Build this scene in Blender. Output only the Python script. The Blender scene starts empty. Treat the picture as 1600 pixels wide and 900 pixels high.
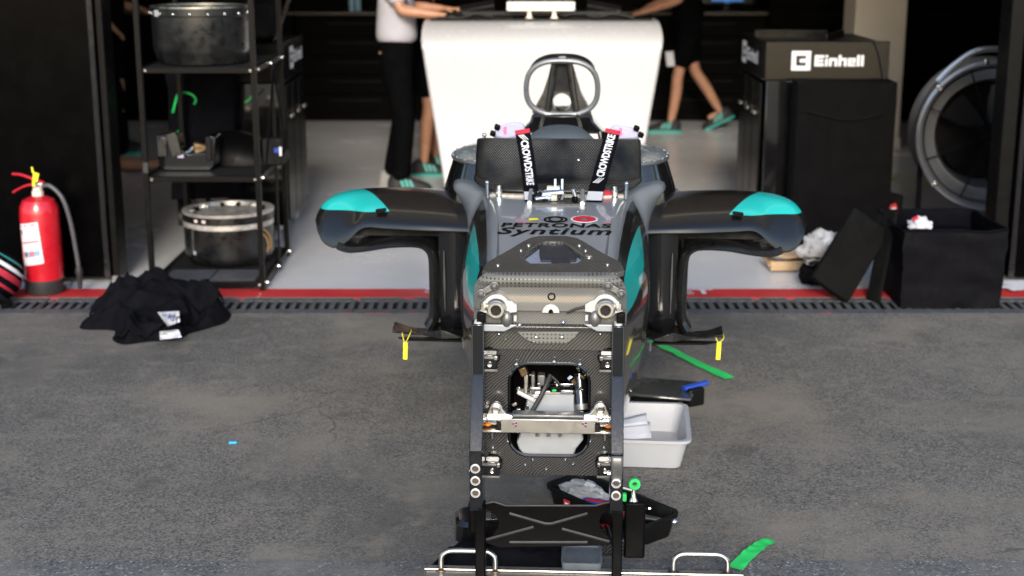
import bpy, bmesh, math, random
from mathutils import Vector, Matrix, noise, Euler
random.seed(7)
R = math.radians
S = bpy.context.scene
COL = S.collection

# ------------------------------------------------------------------ camera, sky, sun, exposure
CAM_H, PITCH, F = 1.70, R(13.8), 1600 * 50 / 36.0
cd = bpy.data.cameras.new('camera'); cam = bpy.data.objects.new('camera', cd); COL.objects.link(cam)
cam.location = (0, 0, CAM_H); cam.rotation_euler = (R(90) - PITCH, 0, 0)
cd.lens = 50; cd.sensor_width = 36; cd.clip_start = .05; cd.clip_end = 800
cd.dof.use_dof = True; cd.dof.focus_distance = 3.95; cd.dof.aperture_fstop = 2.9
S.camera = cam

SUN_EL, SUN_AZ = 23, 181          # soft light from behind the photographer
w = bpy.data.worlds.new('World'); S.world = w; w.use_nodes = True
wn = w.node_tree; bg = wn.nodes['Background']
sky = wn.nodes.new('ShaderNodeTexSky'); sky.sky_type = 'NISHITA'; sky.sun_disc = False
sky.sun_elevation = R(SUN_EL); sky.sun_rotation = R(SUN_AZ)
sky.air_density = 1.0; sky.dust_density = 1.0; sky.ozone_density = 1.0
wn.links.new(sky.outputs[0], bg.inputs[0]); bg.inputs[1].default_value = 0.14
sd = bpy.data.lights.new('sun', 'SUN'); sun = bpy.data.objects.new('sun', sd); COL.objects.link(sun)
sd.energy = 1.5; sd.angle = R(16); sd.color = (1.0, .93, .83)
_a = R(SUN_AZ); _d = Vector((math.sin(_a) * math.cos(R(SUN_EL)), math.cos(_a) * math.cos(R(SUN_EL)), math.sin(R(SUN_EL))))
sun.rotation_euler = (-_d).to_track_quat('-Z', 'Y').to_euler()
S.view_settings.view_transform = 'Standard'; S.view_settings.look = 'None'
S.view_settings.exposure = 1.3; S.view_settings.gamma = 1; S.view_settings.use_curve_mapping = False
S.render.engine = 'CYCLES'

# ------------------------------------------------------------------ measuring helpers (photo position + known plane -> real place)
def ray(px, py):
    a, b = (px - 800) / F, (450 - py) / F
    return Vector((a, math.cos(PITCH) + b * math.sin(PITCH), -math.sin(PITCH) + b * math.cos(PITCH)))
def G(px, py, z=0):
    d = ray(px, py); return d * ((z - CAM_H) / d.z) + Vector((0, 0, CAM_H))
def P(px, py, Y):
    d = ray(px, py); return d * (Y / d.y) + Vector((0, 0, CAM_H))
CO = Vector((.0985, 3.58, 0)); CA = R(2.8)
CU = Vector((math.cos(CA), -math.sin(CA), 0)); CV = Vector((math.sin(CA), math.cos(CA), 0))
def Q(px, py, v):                                   # -> local (u, v, z) of the car
    d = ray(px, py); t = (v + CO.dot(CV)) / d.dot(CV); p = d * t
    return Vector(((p - CO).dot(CU), v, CAM_H + p.z))
def QZ(px, py, z):
    d = ray(px, py); p = d * ((z - CAM_H) / d.z)
    return Vector(((p - CO).dot(CU), (p - CO).dot(CV), z))

# ------------------------------------------------------------------ mesh builder
class MB:
    def __init__(s): s.v = []; s.f = []; s.uv = {}
    def add(s, vs, fs, uvs=None):
        o = len(s.v); s.v += [tuple(p) for p in vs]; s.f += [tuple(i + o for i in f) for f in fs]
        if uvs:
            for i, q in enumerate(uvs): s.uv[o + i] = q
        return s
    def box(s, c, d, rot=None):
        M = Euler(rot).to_matrix() if rot else Matrix.Identity(3)
        vs = [Vector(c) + M @ Vector((x * d[0] / 2, y * d[1] / 2, z * d[2] / 2)) for x in (-1, 1) for y in (-1, 1) for z in (-1, 1)]
        return s.add(vs, [(0, 1, 3, 2), (4, 6, 7, 5), (0, 4, 5, 1), (2, 3, 7, 6), (0, 2, 6, 4), (1, 5, 7, 3)])
    def tube(s, pts, r, n=8, closed=False, sq=1.0, cap=True):
        pts = [Vector(p) for p in pts]; m = len(pts); rs = r if isinstance(r, (list, tuple)) else [r] * m
        vs = []; nrm = None
        for i, p in enumerate(pts):
            if closed: t = pts[(i + 1) % m] - pts[i - 1]
            else: t = pts[min(i + 1, m - 1)] - pts[max(i - 1, 0)]
            t.normalize()
            if nrm is None:
                nrm = t.cross(Vector((0, 0, 1)) if abs(t.z) < .9 else Vector((1, 0, 0))).normalized()
            nrm = (nrm - t * nrm.dot(t)).normalized(); b = t.cross(nrm)
            for k in range(n):
                a = 2 * math.pi * k / n
                vs.append(p + nrm * math.cos(a) * rs[i] + b * math.sin(a) * rs[i] * sq)
        fs = []
        for i in range(m if closed else m - 1):
            j = (i + 1) % m
            for k in range(n):
                l = (k + 1) % n; fs.append((i * n + k, i * n + l, j * n + l, j * n + k))
        if not closed and cap: fs += [tuple(range(n - 1, -1, -1)), tuple((m - 1) * n + k for k in range(n))]
        return s.add(vs, fs)
    def lathe(s, prof, n=32, c=(0, 0, 0), axis='z', M=None, a0=0, a1=2 * math.pi):
        full = abs(a1 - a0 - 2 * math.pi) < 1e-6; m = n if full else n + 1
        vs = []
        for (r, h) in prof:
            for k in range(m):
                a = a0 + (a1 - a0) * k / n
                q = Vector((r * math.cos(a), r * math.sin(a), h))
                if axis == 'y': q = Vector((q.x, q.z, q.y))
                if axis == 'x': q = Vector((q.z, q.x, q.y))
                if M: q = M @ q
                vs.append(q + Vector(c))
        fs = []
        for i in range(len(prof) - 1):
            for k in range(n):
                l = (k + 1) % m; fs.append((i * m + k, i * m + l, (i + 1) * m + l, (i + 1) * m + k))
        return s.add(vs, fs)
    def prism(s, poly, fn0, fn1):                    # 2-D outline, two maps to 3-D
        n = len(poly); vs = [fn0(*p) for p in poly] + [fn1(*p) for p in poly]
        fs = [tuple(range(n)), tuple(range(2 * n - 1, n - 1, -1))] + [(i, i + n, (i + 1) % n + n, (i + 1) % n) for i in range(n)]
        return s.add(vs, fs)
    def frame(s, outer, inner, fn0, fn1):            # outline with a hole, equal point counts
        n = len(outer); vs = [fn0(*p) for p in outer] + [fn0(*p) for p in inner] + [fn1(*p) for p in outer] + [fn1(*p) for p in inner]
        fs = []
        for i in range(n):
            j = (i + 1) % n
            fs += [(i, j, n + j, n + i), (2 * n + j, 2 * n + i, 3 * n + i, 3 * n + j), (i, 2 * n + i, 2 * n + j, j), (n + j, 3 * n + j, 3 * n + i, n + i)]
        return s.add(vs, fs)
    def loft(s, rings, closed=True, caps=True, uv=False):
        n = len(rings[0]); vs = [p for r in rings for p in r]; fs = []
        for i in range(len(rings) - 1):
            for k in range(n if closed else n - 1):
                l = (k + 1) % n; fs.append((i * n + k, i * n + l, (i + 1) * n + l, (i + 1) * n + k))
        if caps and closed: fs += [tuple(range(n - 1, -1, -1)), tuple((len(rings) - 1) * n + k for k in range(n))]
        uvs = [(k / n, i / (len(rings) - 1)) for i in range(len(rings)) for k in range(n)] if uv else None
        return s.add(vs, fs, uvs)
    def grid(s, fn, nu, nv):
        vs = []; uvs = []
        for j in range(nv + 1):
            for i in range(nu + 1): vs.append(fn(i / nu, j / nv)); uvs.append((i / nu, j / nv))
        return s.add(vs, [(j * (nu + 1) + i, j * (nu + 1) + i + 1, (j + 1) * (nu + 1) + i + 1, (j + 1) * (nu + 1) + i) for j in range(nv) for i in range(nu)], uvs)
    def sphere(s, c, r, n=16, m=10):
        r = r if hasattr(r, '__len__') else (r, r, r)
        vs = [];
        for j in range(m + 1):
            t = math.pi * j / m
            for i in range(n):
                a = 2 * math.pi * i / n
                vs.append((c[0] + r[0] * math.sin(t) * math.cos(a), c[1] + r[1] * math.sin(t) * math.sin(a), c[2] + r[2] * math.cos(t)))
        return s.add(vs, [(j * n + i, (j + 1) * n + i, (j + 1) * n + (i + 1) % n, j * n + (i + 1) % n) for j in range(m) for i in range(n)])
    def move(s, fn): s.v = [tuple(fn(Vector(p))) for p in s.v]; return s
    def build(s, name, mat, parent=None, smooth=35, bevel=0, seg=2, solid=0, sub=0, fix=True):
        me = bpy.data.meshes.new(name); me.from_pydata(s.v, [], s.f)
        if fix:
            bm = bmesh.new(); bm.from_mesh(me); bmesh.ops.remove_doubles(bm, verts=bm.verts, dist=1e-6)
            bmesh.ops.recalc_face_normals(bm, faces=bm.faces); bm.to_mesh(me); bm.free()
        elif s.uv:
            ul = me.uv_layers.new(name='UVMap')
            for l in me.loops: ul.data[l.index].uv = s.uv.get(l.vertex_index, (0, 0))
        if smooth:
            me.polygons.foreach_set('use_smooth', [True] * len(me.polygons)); me.set_sharp_from_angle(angle=R(smooth))
        me.materials.append(mat); me.update()
        o = bpy.data.objects.new(name, me); COL.objects.link(o); o.parent = parent
        if solid:
            m = o.modifiers.new('solid', 'SOLIDIFY'); m.thickness = solid; m.offset = 0
        if bevel:
            m = o.modifiers.new('bevel', 'BEVEL'); m.width = bevel; m.segments = seg; m.limit_method = 'ANGLE'; m.angle_limit = R(40)
        if sub:
            m = o.modifiers.new('sub', 'SUBSURF'); m.levels = sub; m.render_levels = sub
        return o

def crom(pts, n, closed=False):                      # smooth curve through points
    pts = [Vector(p) for p in pts]; m = len(pts); out = []
    segs = m if closed else m - 1
    for i in range(segs):
        if closed: a, b, c, d = pts[i - 1], pts[i], pts[(i + 1) % m], pts[(i + 2) % m]
        else: a, b, c, d = pts[max(i - 1, 0)], pts[i], pts[i + 1], pts[min(i + 2, m - 1)]
        for k in range(n):
            t = k / n
            out.append(.5 * ((2 * b) + (c - a) * t + (2 * a - 5 * b + 4 * c - d) * t * t + (3 * b - a - 3 * c + d) * t ** 3))
    if not closed: out.append(pts[-1])
    return out
def rrect(w, h, r, n=5, cx=0, cy=0):
    out = []
    for (sx, sy, a0) in ((1, 1, 0), (-1, 1, 90), (-1, -1, 180), (1, -1, 270)):
        for k in range(n + 1):
            a = R(a0 + 90 * k / n); out.append((cx + sx * (w / 2 - r) + r * math.cos(a), cy + sy * (h / 2 - r) + r * math.sin(a)))
    return out
def resample(poly, n):
    P_ = [Vector((p[0], p[1], 0)) for p in poly]; P_.append(P_[0]); L = [0]
    for i in range(len(P_) - 1): L.append(L[-1] + (P_[i + 1] - P_[i]).length)
    out = []; j = 0
    for k in range(n):
        t = L[-1] * k / n
        while L[j + 1] < t: j += 1
        q = P_[j].lerp(P_[j + 1], (t - L[j]) / max(L[j + 1] - L[j], 1e-9)); out.append((q.x, q.y))
    return out

def tag(o, label=None, cat=None, group=None, kind=None):
    if label: o['label'] = label
    if cat: o['category'] = cat
    if group: o['group'] = group
    if kind: o['kind'] = kind
    return o
def thing(name, label, cat, loc=(0, 0, 0), rz=0, group=None):
    o = bpy.data.objects.new(name, None); COL.objects.link(o); o.location = loc; o.rotation_euler = (0, 0, rz); o.empty_display_size = .05
    return tag(o, label, cat, group)

# ------------------------------------------------------------------ materials
def lin(c): return tuple((x / 12.92 if x <= .04045 else ((x + .055) / 1.055) ** 2.4) for x in c)
def nm(name):
    m = bpy.data.materials.new(name); m.use_nodes = True; nt = m.node_tree
    return m, nt, nt.nodes['Principled BSDF']
def nd(nt, t, **k):
    n = nt.nodes.new(t)
    for a, b in k.items(): setattr(n, a, b)
    return n
def mth(nt, op, a, b=None, c=None):
    n = nt.nodes.new('ShaderNodeMath'); n.operation = op
    for i, x in enumerate((a, b, c)):
        if x is None: continue
        if isinstance(x, (int, float)): n.inputs[i].default_value = x
        else: nt.links.new(x, n.inputs[i])
    return n.outputs[0]
def mixc(nt, f, a, b):
    n = nt.nodes.new('ShaderNodeMix'); n.data_type = 'RGBA'
    for i, x in ((0, f), (6, a), (7, b)):
        if isinstance(x, (int, float)): n.inputs[i].default_value = x
        elif isinstance(x, (tuple, list)): n.inputs[i].default_value = (*x[:3], 1)
        else: nt.links.new(x, n.inputs[i])
    return n.outputs[2]
def noi(nt, co, scale, detail=3, rough=.55):
    n = nt.nodes.new('ShaderNodeTexNoise'); n.inputs['Scale'].default_value = scale; n.inputs['Detail'].default_value = detail; n.inputs['Roughness'].default_value = rough
    nt.links.new(co, n.inputs['Vector']); return n.outputs[0]
def ramp(nt, x, a, b):
    n = nt.nodes.new('ShaderNodeMapRange'); n.inputs[1].default_value = a; n.inputs[2].default_value = b; nt.links.new(x, n.inputs[0]); return n.outputs[0]
def ocoord(nt): return nt.nodes.new('ShaderNodeTexCoord').outputs['Object']
def bump(nt, b, h, strength, dist=.002):
    n = nt.nodes.new('ShaderNodeBump'); n.inputs['Strength'].default_value = strength; n.inputs['Distance'].default_value = dist
    nt.links.new(h, n.inputs['Height']); nt.links.new(n.outputs[0], b.inputs['Normal'])
def mat(name, col, rough=.5, metal=0, spec=.5, coat=0, var=.15, vs=12, bmp=0, bs=60, rvar=.1, alpha=1, trans=0, sheen=0, emit=None, es=0):
    m, nt, b = nm(name); co = ocoord(nt); n1 = noi(nt, co, vs, 4)
    lo = tuple(c * (1 - var) for c in col); hi = tuple(min(1, c * (1 + var)) for c in col)
    nt.links.new(mixc(nt, ramp(nt, n1, .3, .7), lo, hi), b.inputs['Base Color'])
    b.inputs['Metallic'].default_value = metal; b.inputs['Specular IOR Level'].default_value = spec
    n2 = noi(nt, co, vs * 3.1, 5); r0, r1 = max(.02, rough - rvar), min(1, rough + rvar)
    mr = nd(nt, 'ShaderNodeMapRange'); mr.inputs[1].default_value = .3; mr.inputs[2].default_value = .7; mr.inputs[3].default_value = r0; mr.inputs[4].default_value = r1
    nt.links.new(n2, mr.inputs[0]); nt.links.new(mr.outputs[0], b.inputs['Roughness'])
    b.inputs['Coat Weight'].default_value = coat; b.inputs['Coat Roughness'].default_value = .05
    if sheen: b.inputs['Sheen Weight'].default_value = sheen
    if bmp: bump(nt, b, noi(nt, co, bs, 4), bmp)
    if alpha < 1: b.inputs['Alpha'].default_value = alpha
    if trans: b.inputs['Transmission Weight'].default_value = trans
    if emit: b.inputs['Emission Color'].default_value = (*emit, 1); b.inputs['Emission Strength'].default_value = es
    return m
def weave(nt, co, cell, axes=(0, 2)):
    sp = nd(nt, 'ShaderNodeSeparateXYZ'); nt.links.new(co, sp.inputs[0])
    a = mth(nt, 'FLOOR', mth(nt, 'DIVIDE', sp.outputs[axes[0]], cell)); b = mth(nt, 'FLOOR', mth(nt, 'DIVIDE', sp.outputs[axes[1]], cell))
    return mth(nt, 'LESS_THAN', mth(nt, 'FLOORED_MODULO', mth(nt, 'SUBTRACT', a, b), 4), 1.5), sp
def carbon(name, cell=.003, c1=(.012, .012, .013), c2=(.05, .05, .052), rough=.3, coat=.5, axes=(0, 2), warp=.012):
    m, nt, b = nm(name); co = ocoord(nt); nz = nd(nt, 'ShaderNodeTexNoise'); nz.inputs['Scale'].default_value = 7; nt.links.new(co, nz.inputs['Vector'])
    vm = nd(nt, 'ShaderNodeVectorMath', operation='MULTIPLY_ADD'); nt.links.new(nz.outputs['Color'], vm.inputs[0]); vm.inputs[1].default_value = (warp, warp, warp); nt.links.new(co, vm.inputs[2]); wv, sp = weave(nt, vm.outputs[0], cell, axes)
    n = noi(nt, co, 9, 4); c = mixc(nt, mth(nt, 'MULTIPLY', wv, ramp(nt, n, .25, .75)), c1, c2)
    nt.links.new(c, b.inputs['Base Color']); b.inputs['Roughness'].default_value = rough
    mr = nd(nt, 'ShaderNodeMapRange'); mr.inputs[3].default_value = rough - .1; mr.inputs[4].default_value = rough + .15
    nt.links.new(wv, mr.inputs[0]); nt.links.new(mr.outputs[0], b.inputs['Roughness'])
    b.inputs['Coat Weight'].default_value = coat; b.inputs['Coat Roughness'].default_value = .08
    bump(nt, b, wv, .25, .0006); return m
def dots(name, per, c1, c2, rough, thr=.35, axes=(0, 2), coat=.3, diag=False):
    m, nt, b = nm(name); co = ocoord(nt); sp = nd(nt, 'ShaderNodeSeparateXYZ'); nt.links.new(co, sp.inputs[0])
    k = 2 * math.pi / per
    s1 = mth(nt, 'SINE', mth(nt, 'MULTIPLY', mth(nt, 'ADD', sp.outputs[axes[0]], sp.outputs[axes[1]]), k))
    s2 = mth(nt, 'SINE', mth(nt, 'MULTIPLY', mth(nt, 'SUBTRACT', sp.outputs[axes[0]], sp.outputs[axes[1]]), k))
    if diag: s1 = mth(nt, 'SINE', mth(nt, 'MULTIPLY', sp.outputs[axes[0]], k)); s2 = mth(nt, 'SINE', mth(nt, 'MULTIPLY', sp.outputs[axes[1]], k))
    d = ramp(nt, mth(nt, 'MULTIPLY', s1, s2), thr, thr + .25)
    n = ramp(nt, noi(nt, co, 7, 3), .35, .65)
    nt.links.new(mixc(nt, mth(nt, 'MULTIPLY', d, n), c1, c2), b.inputs['Base Color']); b.inputs['Roughness'].default_value = rough
    b.inputs['Coat Weight'].default_value = coat * .25; b.inputs['Coat Roughness'].default_value = .15; b.inputs['Specular IOR Level'].default_value = .2
    return m

M = {}
M['black_metal'] = mat('black_metal', (.0028, .0028, .0032), .38, 0, .10, var=.2, bmp=.05, bs=300)
M['gloss_black'] = mat('gloss_black', (.004, .004, .0045), .12, 0, .5, coat=.6, var=.2, rvar=.05)
M['post_black'] = mat('post_black', (.004, .0045, .006), .14, 0, .6, coat=.5, var=.3, rvar=.08, vs=40)
M['panel_black'] = mat('panel_black', (.0006, .0006, .0008), .26, 0, .04, var=.2, vs=3, rvar=.05)
M['matt_black'] = mat('matt_black', (.005, .005, .005), .75, spec=.05, var=.2)
M['plastic_black'] = mat('plastic_black', (.0045, .0045, .005), .4, spec=.15, var=.2)
M['fabric_black'] = mat('fabric_black', (.0035, .0038, .0055), .9, spec=.04, var=.3, bmp=.4, bs=500)
M['bin_fabric'] = mat('bin_fabric', (.0022, .0021, .0034), .65, spec=.07, var=.25, bmp=.3, bs=90)
M['foam_black'] = mat('foam_black', (.0055, .0055, .0055), .9, spec=.06, var=.2, bmp=.4, bs=400)
M['pad_black'] = mat('pad_black', (.0032, .0029, .0031), .85, spec=.05, var=.15, bmp=.3, bs=400)
M['satin_black'] = mat('satin_black', (.0018, .0018, .002), .42, spec=.06, var=.2)
M['jacket_fabric'] = mat('jacket_fabric', (.0034, .0036, .0052), .85, spec=.06, var=.25, bmp=.3, bs=400)
M['steel'] = mat('steel', (.42, .41, .39), .32, 1, var=.15, bmp=.05, bs=80)
M['alu'] = mat('alu', (.60, .585, .55), .30, 1, var=.03, vs=20, rvar=.03)
M['bright_metal'] = mat('bright_metal', (.75, .74, .72), .2, 1, var=.1)
M['white_alloy'] = mat('white_alloy', (.46, .46, .46), .38, .25, var=.08, vs=30)
M['grey_alloy'] = mat('grey_alloy', (.17, .17, .168), .42, .7, var=.2, vs=30)
M['white_paint'] = mat('white_paint', (.80, .80, .80), .35, var=.02)
M['white_plastic'] = mat('white_plastic', (.36, .37, .395), .4, var=.03)
M['paper'] = mat('paper', (.60, .60, .63), .8, var=.03)
M['lavender_web'] = mat('lavender_web', (.36, .36, .50), .8, var=.08, bmp=.3, bs=500)
M['pink_print'] = mat('pink_print', (.65, .12, .28), .8)
M['red_paint'] = mat('red_paint', (.45, .008, .018), .28, coat=.3, var=.12, vs=6)
M['red_web'] = mat('red_web', (.35, .01, .03), .8)
M['yellow'] = mat('yellow', (.80, .70, .02), .45, var=.05)
M['green_tape'] = mat('green_tape', (.02, .55, .12), .5, var=.1, bmp=.3, bs=60)
M['blue'] = mat('blue', (.01, .05, .35), .4)
M['sky_blue'] = mat('sky_blue', (.03, .35, .70), .4)
M['rubber'] = mat('rubber', (.014, .0145, .016), .6, var=.2)
M['hose'] = mat('hose', (.05, .05, .055), .5)
M['print_white'] = mat('print_white', (.58, .58, .60), .5, var=.02)
M['print_black'] = mat('print_black', (.003, .003, .003), .5, spec=.08)
M['cardboard'] = mat('cardboard', (.42, .28, .16), .85, var=.2, vs=25, bmp=.2, bs=90)
M['beige_wall'] = mat('beige_wall', (.50, .43, .34), .7, var=.06, vs=3)
M['cabinet_dark'] = mat('cabinet_dark', (.0014, .0013, .0012), .5, spec=.03, var=.3)
M['ceiling'] = mat('ceiling', (.55, .47, .38), .8)
M['trouser'] = mat('trouser', (.0024, .0024, .0028), .9, spec=.03, var=.3, bmp=.4, bs=120)
M['polo'] = mat('polo', (.42, .41, .45), .85, spec=.2, var=.06, bmp=.6, bs=40)
M['skin'] = mat('skin', (.42, .21, .125), .5, var=.1, vs=20); M['skin'].node_tree.nodes['Principled BSDF'].inputs['Subsurface Weight'].default_value = .1
M['hair'] = mat('hair', (.03, .02, .013), .6)
M['shoe'] = mat('shoe', (.012, .013, .014), .7, var=.3)
M['teal'] = mat('teal', (.02, .32, .27), .5)
M['shoe_grey'] = mat('shoe_grey', (.25, .24, .23), .6)
M['cyan'] = mat('cyan', (.008, .45, .41), .3, coat=.3, var=.03)
M['headrest'] = mat('headrest', (.07, .085, .095), .6, var=.1, bmp=.3, bs=300)
M['glass_dark'] = mat('glass_dark', (.045, .05, .05), .12, spec=.6, var=.3, coat=.4)
M['well_grey'] = mat('well_grey', (.22, .24, .265), .4, var=.12, vs=14)
M['brass'] = mat('brass', (.12, .08, .04), .4, .7, var=.3, vs=40)
M['amber'] = mat('amber', (.5, .16, .02), .5)
M['purple'] = mat('purple', (.13, .02, .12), .3, .6)
M['clear_film'] = mat('clear_film', (.75, .77, .80), .12, var=.1, alpha=.35)
M['clear_lens'] = mat('clear_lens', (.35, .38, .38), .08, var=.3, alpha=.45, vs=30)
M['screen_blue'] = mat('screen_blue', (.01, .04, .1), .3, emit=(.03, .2, .55), es=.3)
M['silver_rim'] = mat('silver_rim', (.50, .50, .51), .34, .9, var=.05, vs=9, rvar=.05)
M['silver_hoop'] = mat('silver_hoop', (.15, .16, .175), .34, .4, coat=.3, var=.05)
M['drum_carbon'] = mat('drum_carbon', (.006, .006, .006), .36, coat=.2, var=.7, vs=8, rvar=.18)
M['drum_lip'] = mat('drum_lip', (.55, .53, .50), .4, .6, var=.35, vs=25)
M['amber_strap'] = mat('amber_strap', (.35, .20, .07), .6)
M['grey_tray'] = mat('grey_tray', (.085, .10, .12), .35, var=.2)
M['tag_red'] = mat('tag_red', (.4, .02, .02), .5)

def asphalt(name, base, spk, coarse):
    m, nt, b = nm(name); co = ocoord(nt)
    fine = noi(nt, co, 200 * coarse, 4, .8); mid = noi(nt, co, 38, 4, .6); big = noi(nt, co, 1.1, 6, .6); patch = noi(nt, co, .45, 4, .5)
    vor = nd(nt, 'ShaderNodeTexVoronoi'); vor.inputs['Scale'].default_value = 150 * coarse; nt.links.new(co, vor.inputs['Vector'])
    sp = nd(nt, 'ShaderNodeSeparateColor'); nt.links.new(vor.outputs['Color'], sp.inputs[0])
    c = mixc(nt, ramp(nt, fine, .36, .64), tuple(x * .22 for x in base), tuple(x * 1.8 for x in base))
    c = mixc(nt, .5, c, mixc(nt, ramp(nt, sp.outputs[2], 0, 1), tuple(x * .25 for x in base), tuple(x * 1.75 for x in base)))
    c = mixc(nt, mth(nt, 'MULTIPLY', mth(nt, 'GREATER_THAN', sp.outputs[0], .92), .5), c, spk)
    c = mixc(nt, mth(nt, 'MULTIPLY', mth(nt, 'LESS_THAN', sp.outputs[1], .10), .6), c, (.02, .02, .022))
    c = mixc(nt, mth(nt, 'MULTIPLY', ramp(nt, big, .48, .62), .8), c, tuple(x * y for x, y in zip(base, (1.62, 1.54, 1.42))))      # pale dust
    c = mixc(nt, mth(nt, 'MULTIPLY', ramp(nt, patch, .46, .60), .68), c, tuple(x * y for x, y in zip(base, (.52, .55, .60))))                                 # oil-dark patches
    md = noi(nt, co, 9, 5, .65); c = mixc(nt, mth(nt, 'MULTIPLY', ramp(nt, md, .52, .66), .5), c, tuple(x * y for x, y in zip(base, (1.55, 1.46, 1.34))))
    md2 = noi(nt, co, 5.3, 5, .6); c = mixc(nt, mth(nt, 'MULTIPLY', ramp(nt, md2, .55, .70), .35), c, tuple(x * .62 for x in base))
    st = noi(nt, co, 3.1, 3, .5); c = mixc(nt, mth(nt, 'MULTIPLY', ramp(nt, st, .64, .72), .5), c, tuple(x * .45 for x in base))
    chip = nd(nt, 'ShaderNodeTexVoronoi'); chip.inputs['Scale'].default_value = 30; nt.links.new(co, chip.inputs['Vector'])
    sc = nd(nt, 'ShaderNodeSeparateColor'); nt.links.new(chip.outputs['Color'], sc.inputs[0])
    ck = mth(nt, 'MULTIPLY', mth(nt, 'LESS_THAN', chip.outputs['Distance'], .14), mth(nt, 'GREATER_THAN', sc.outputs[0], .93))
    c = mixc(nt, mth(nt, 'MULTIPLY', ck, .6), c, (.30, .29, .27))
    wp = nd(nt, 'ShaderNodeTexNoise'); wp.inputs['Scale'].default_value = 1.3; wp.inputs['Detail'].default_value = 6; nt.links.new(co, wp.inputs['Vector'])
    va = nd(nt, 'ShaderNodeVectorMath', operation='MULTIPLY_ADD'); nt.links.new(wp.outputs['Color'], va.inputs[0]); va.inputs[1].default_value = (1.1, 1.1, 0); nt.links.new(co, va.inputs[2])
    cr = nd(nt, 'ShaderNodeTexVoronoi', feature='DISTANCE_TO_EDGE'); cr.inputs['Scale'].default_value = .55; nt.links.new(va.outputs[0], cr.inputs['Vector'])
    ckm = mth(nt, 'MULTIPLY', mth(nt, 'LESS_THAN', cr.outputs['Distance'], .0022), ramp(nt, noi(nt, co, .8, 2), .52, .58)); c = mixc(nt, mth(nt, 'MULTIPLY', ckm, .55), c, tuple(x * .25 for x in base))
    oil = nd(nt, 'ShaderNodeTexVoronoi'); oil.inputs['Scale'].default_value = 2.3; nt.links.new(va.outputs[0], oil.inputs['Vector']); so = nd(nt, 'ShaderNodeSeparateColor'); nt.links.new(oil.outputs['Color'], so.inputs[0])
    om = mth(nt, 'MULTIPLY', ramp(nt, oil.outputs['Distance'], .13, .05), mth(nt, 'GREATER_THAN', so.outputs[0], .74)); c = mixc(nt, mth(nt, 'MULTIPLY', om, .6), c, tuple(x * .42 for x in base))
    pm = mth(nt, 'MULTIPLY', ramp(nt, oil.outputs['Distance'], .10, .03), mth(nt, 'LESS_THAN', so.outputs[0], .12)); c = mixc(nt, mth(nt, 'MULTIPLY', mth(nt, 'MULTIPLY', pm, ramp(nt, mid, .45, .6)), .6), c, tuple(x * 2.1 for x in base))
    nt.links.new(c, b.inputs['Base Color']); b.inputs['Roughness'].default_value = .82; b.inputs['Specular IOR Level'].default_value = .3
    bump(nt, b, mth(nt, 'ADD', fine, mth(nt, 'MULTIPLY', mid, .6)), .55, .003)
    return m
M['asphalt'] = asphalt('asphalt', (.134, .126, .114), (.26, .25, .23), 1.0)
M['asphalt_coarse'] = asphalt('asphalt_coarse', (.112, .112, .112), (.42, .42, .41), 1.0)
def floor_mat():
    m, nt, b = nm('garage_floor_paint'); co = ocoord(nt); n = noi(nt, co, 1.6, 5); n2 = noi(nt, co, 30, 4)
    c = mixc(nt, ramp(nt, n, .3, .7), (.55, .55, .555), (.63, .63, .635)); c = mixc(nt, mth(nt, 'MULTIPLY', ramp(nt, n2, .6, .8), .25), c, (.30, .29, .27))
    nt.links.new(c, b.inputs['Base Color'])
    mr = nd(nt, 'ShaderNodeMapRange'); mr.inputs[3].default_value = .16; mr.inputs[4].default_value = .34; nt.links.new(n, mr.inputs[0]); nt.links.new(mr.outputs[0], b.inputs['Roughness'])
    return m
M['floor'] = floor_mat()
def line_mat():
    m, nt, b = nm('red_line_paint'); co = ocoord(nt); n = noi(nt, co, 25, 6, .7); n2 = noi(nt, co, 4, 4)
    c = mixc(nt, ramp(nt, n2, .3, .7), (.42, .018, .022), (.52, .035, .035)); c = mixc(nt, mth(nt, 'MULTIPLY', ramp(nt, n, .62, .70), .7), c, (.20, .09, .08))
    nt.links.new(c, b.inputs['Base Color']); b.inputs['Roughness'].default_value = .5; return m
M['red_line'] = line_mat()
M['drain_iron'] = mat('drain_iron', (.085, .09, .098), .6, .2, var=.35, vs=18, bmp=.4, bs=120)
M['drain_pit'] = mat('drain_pit', (.006, .006, .006), .9)
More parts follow.
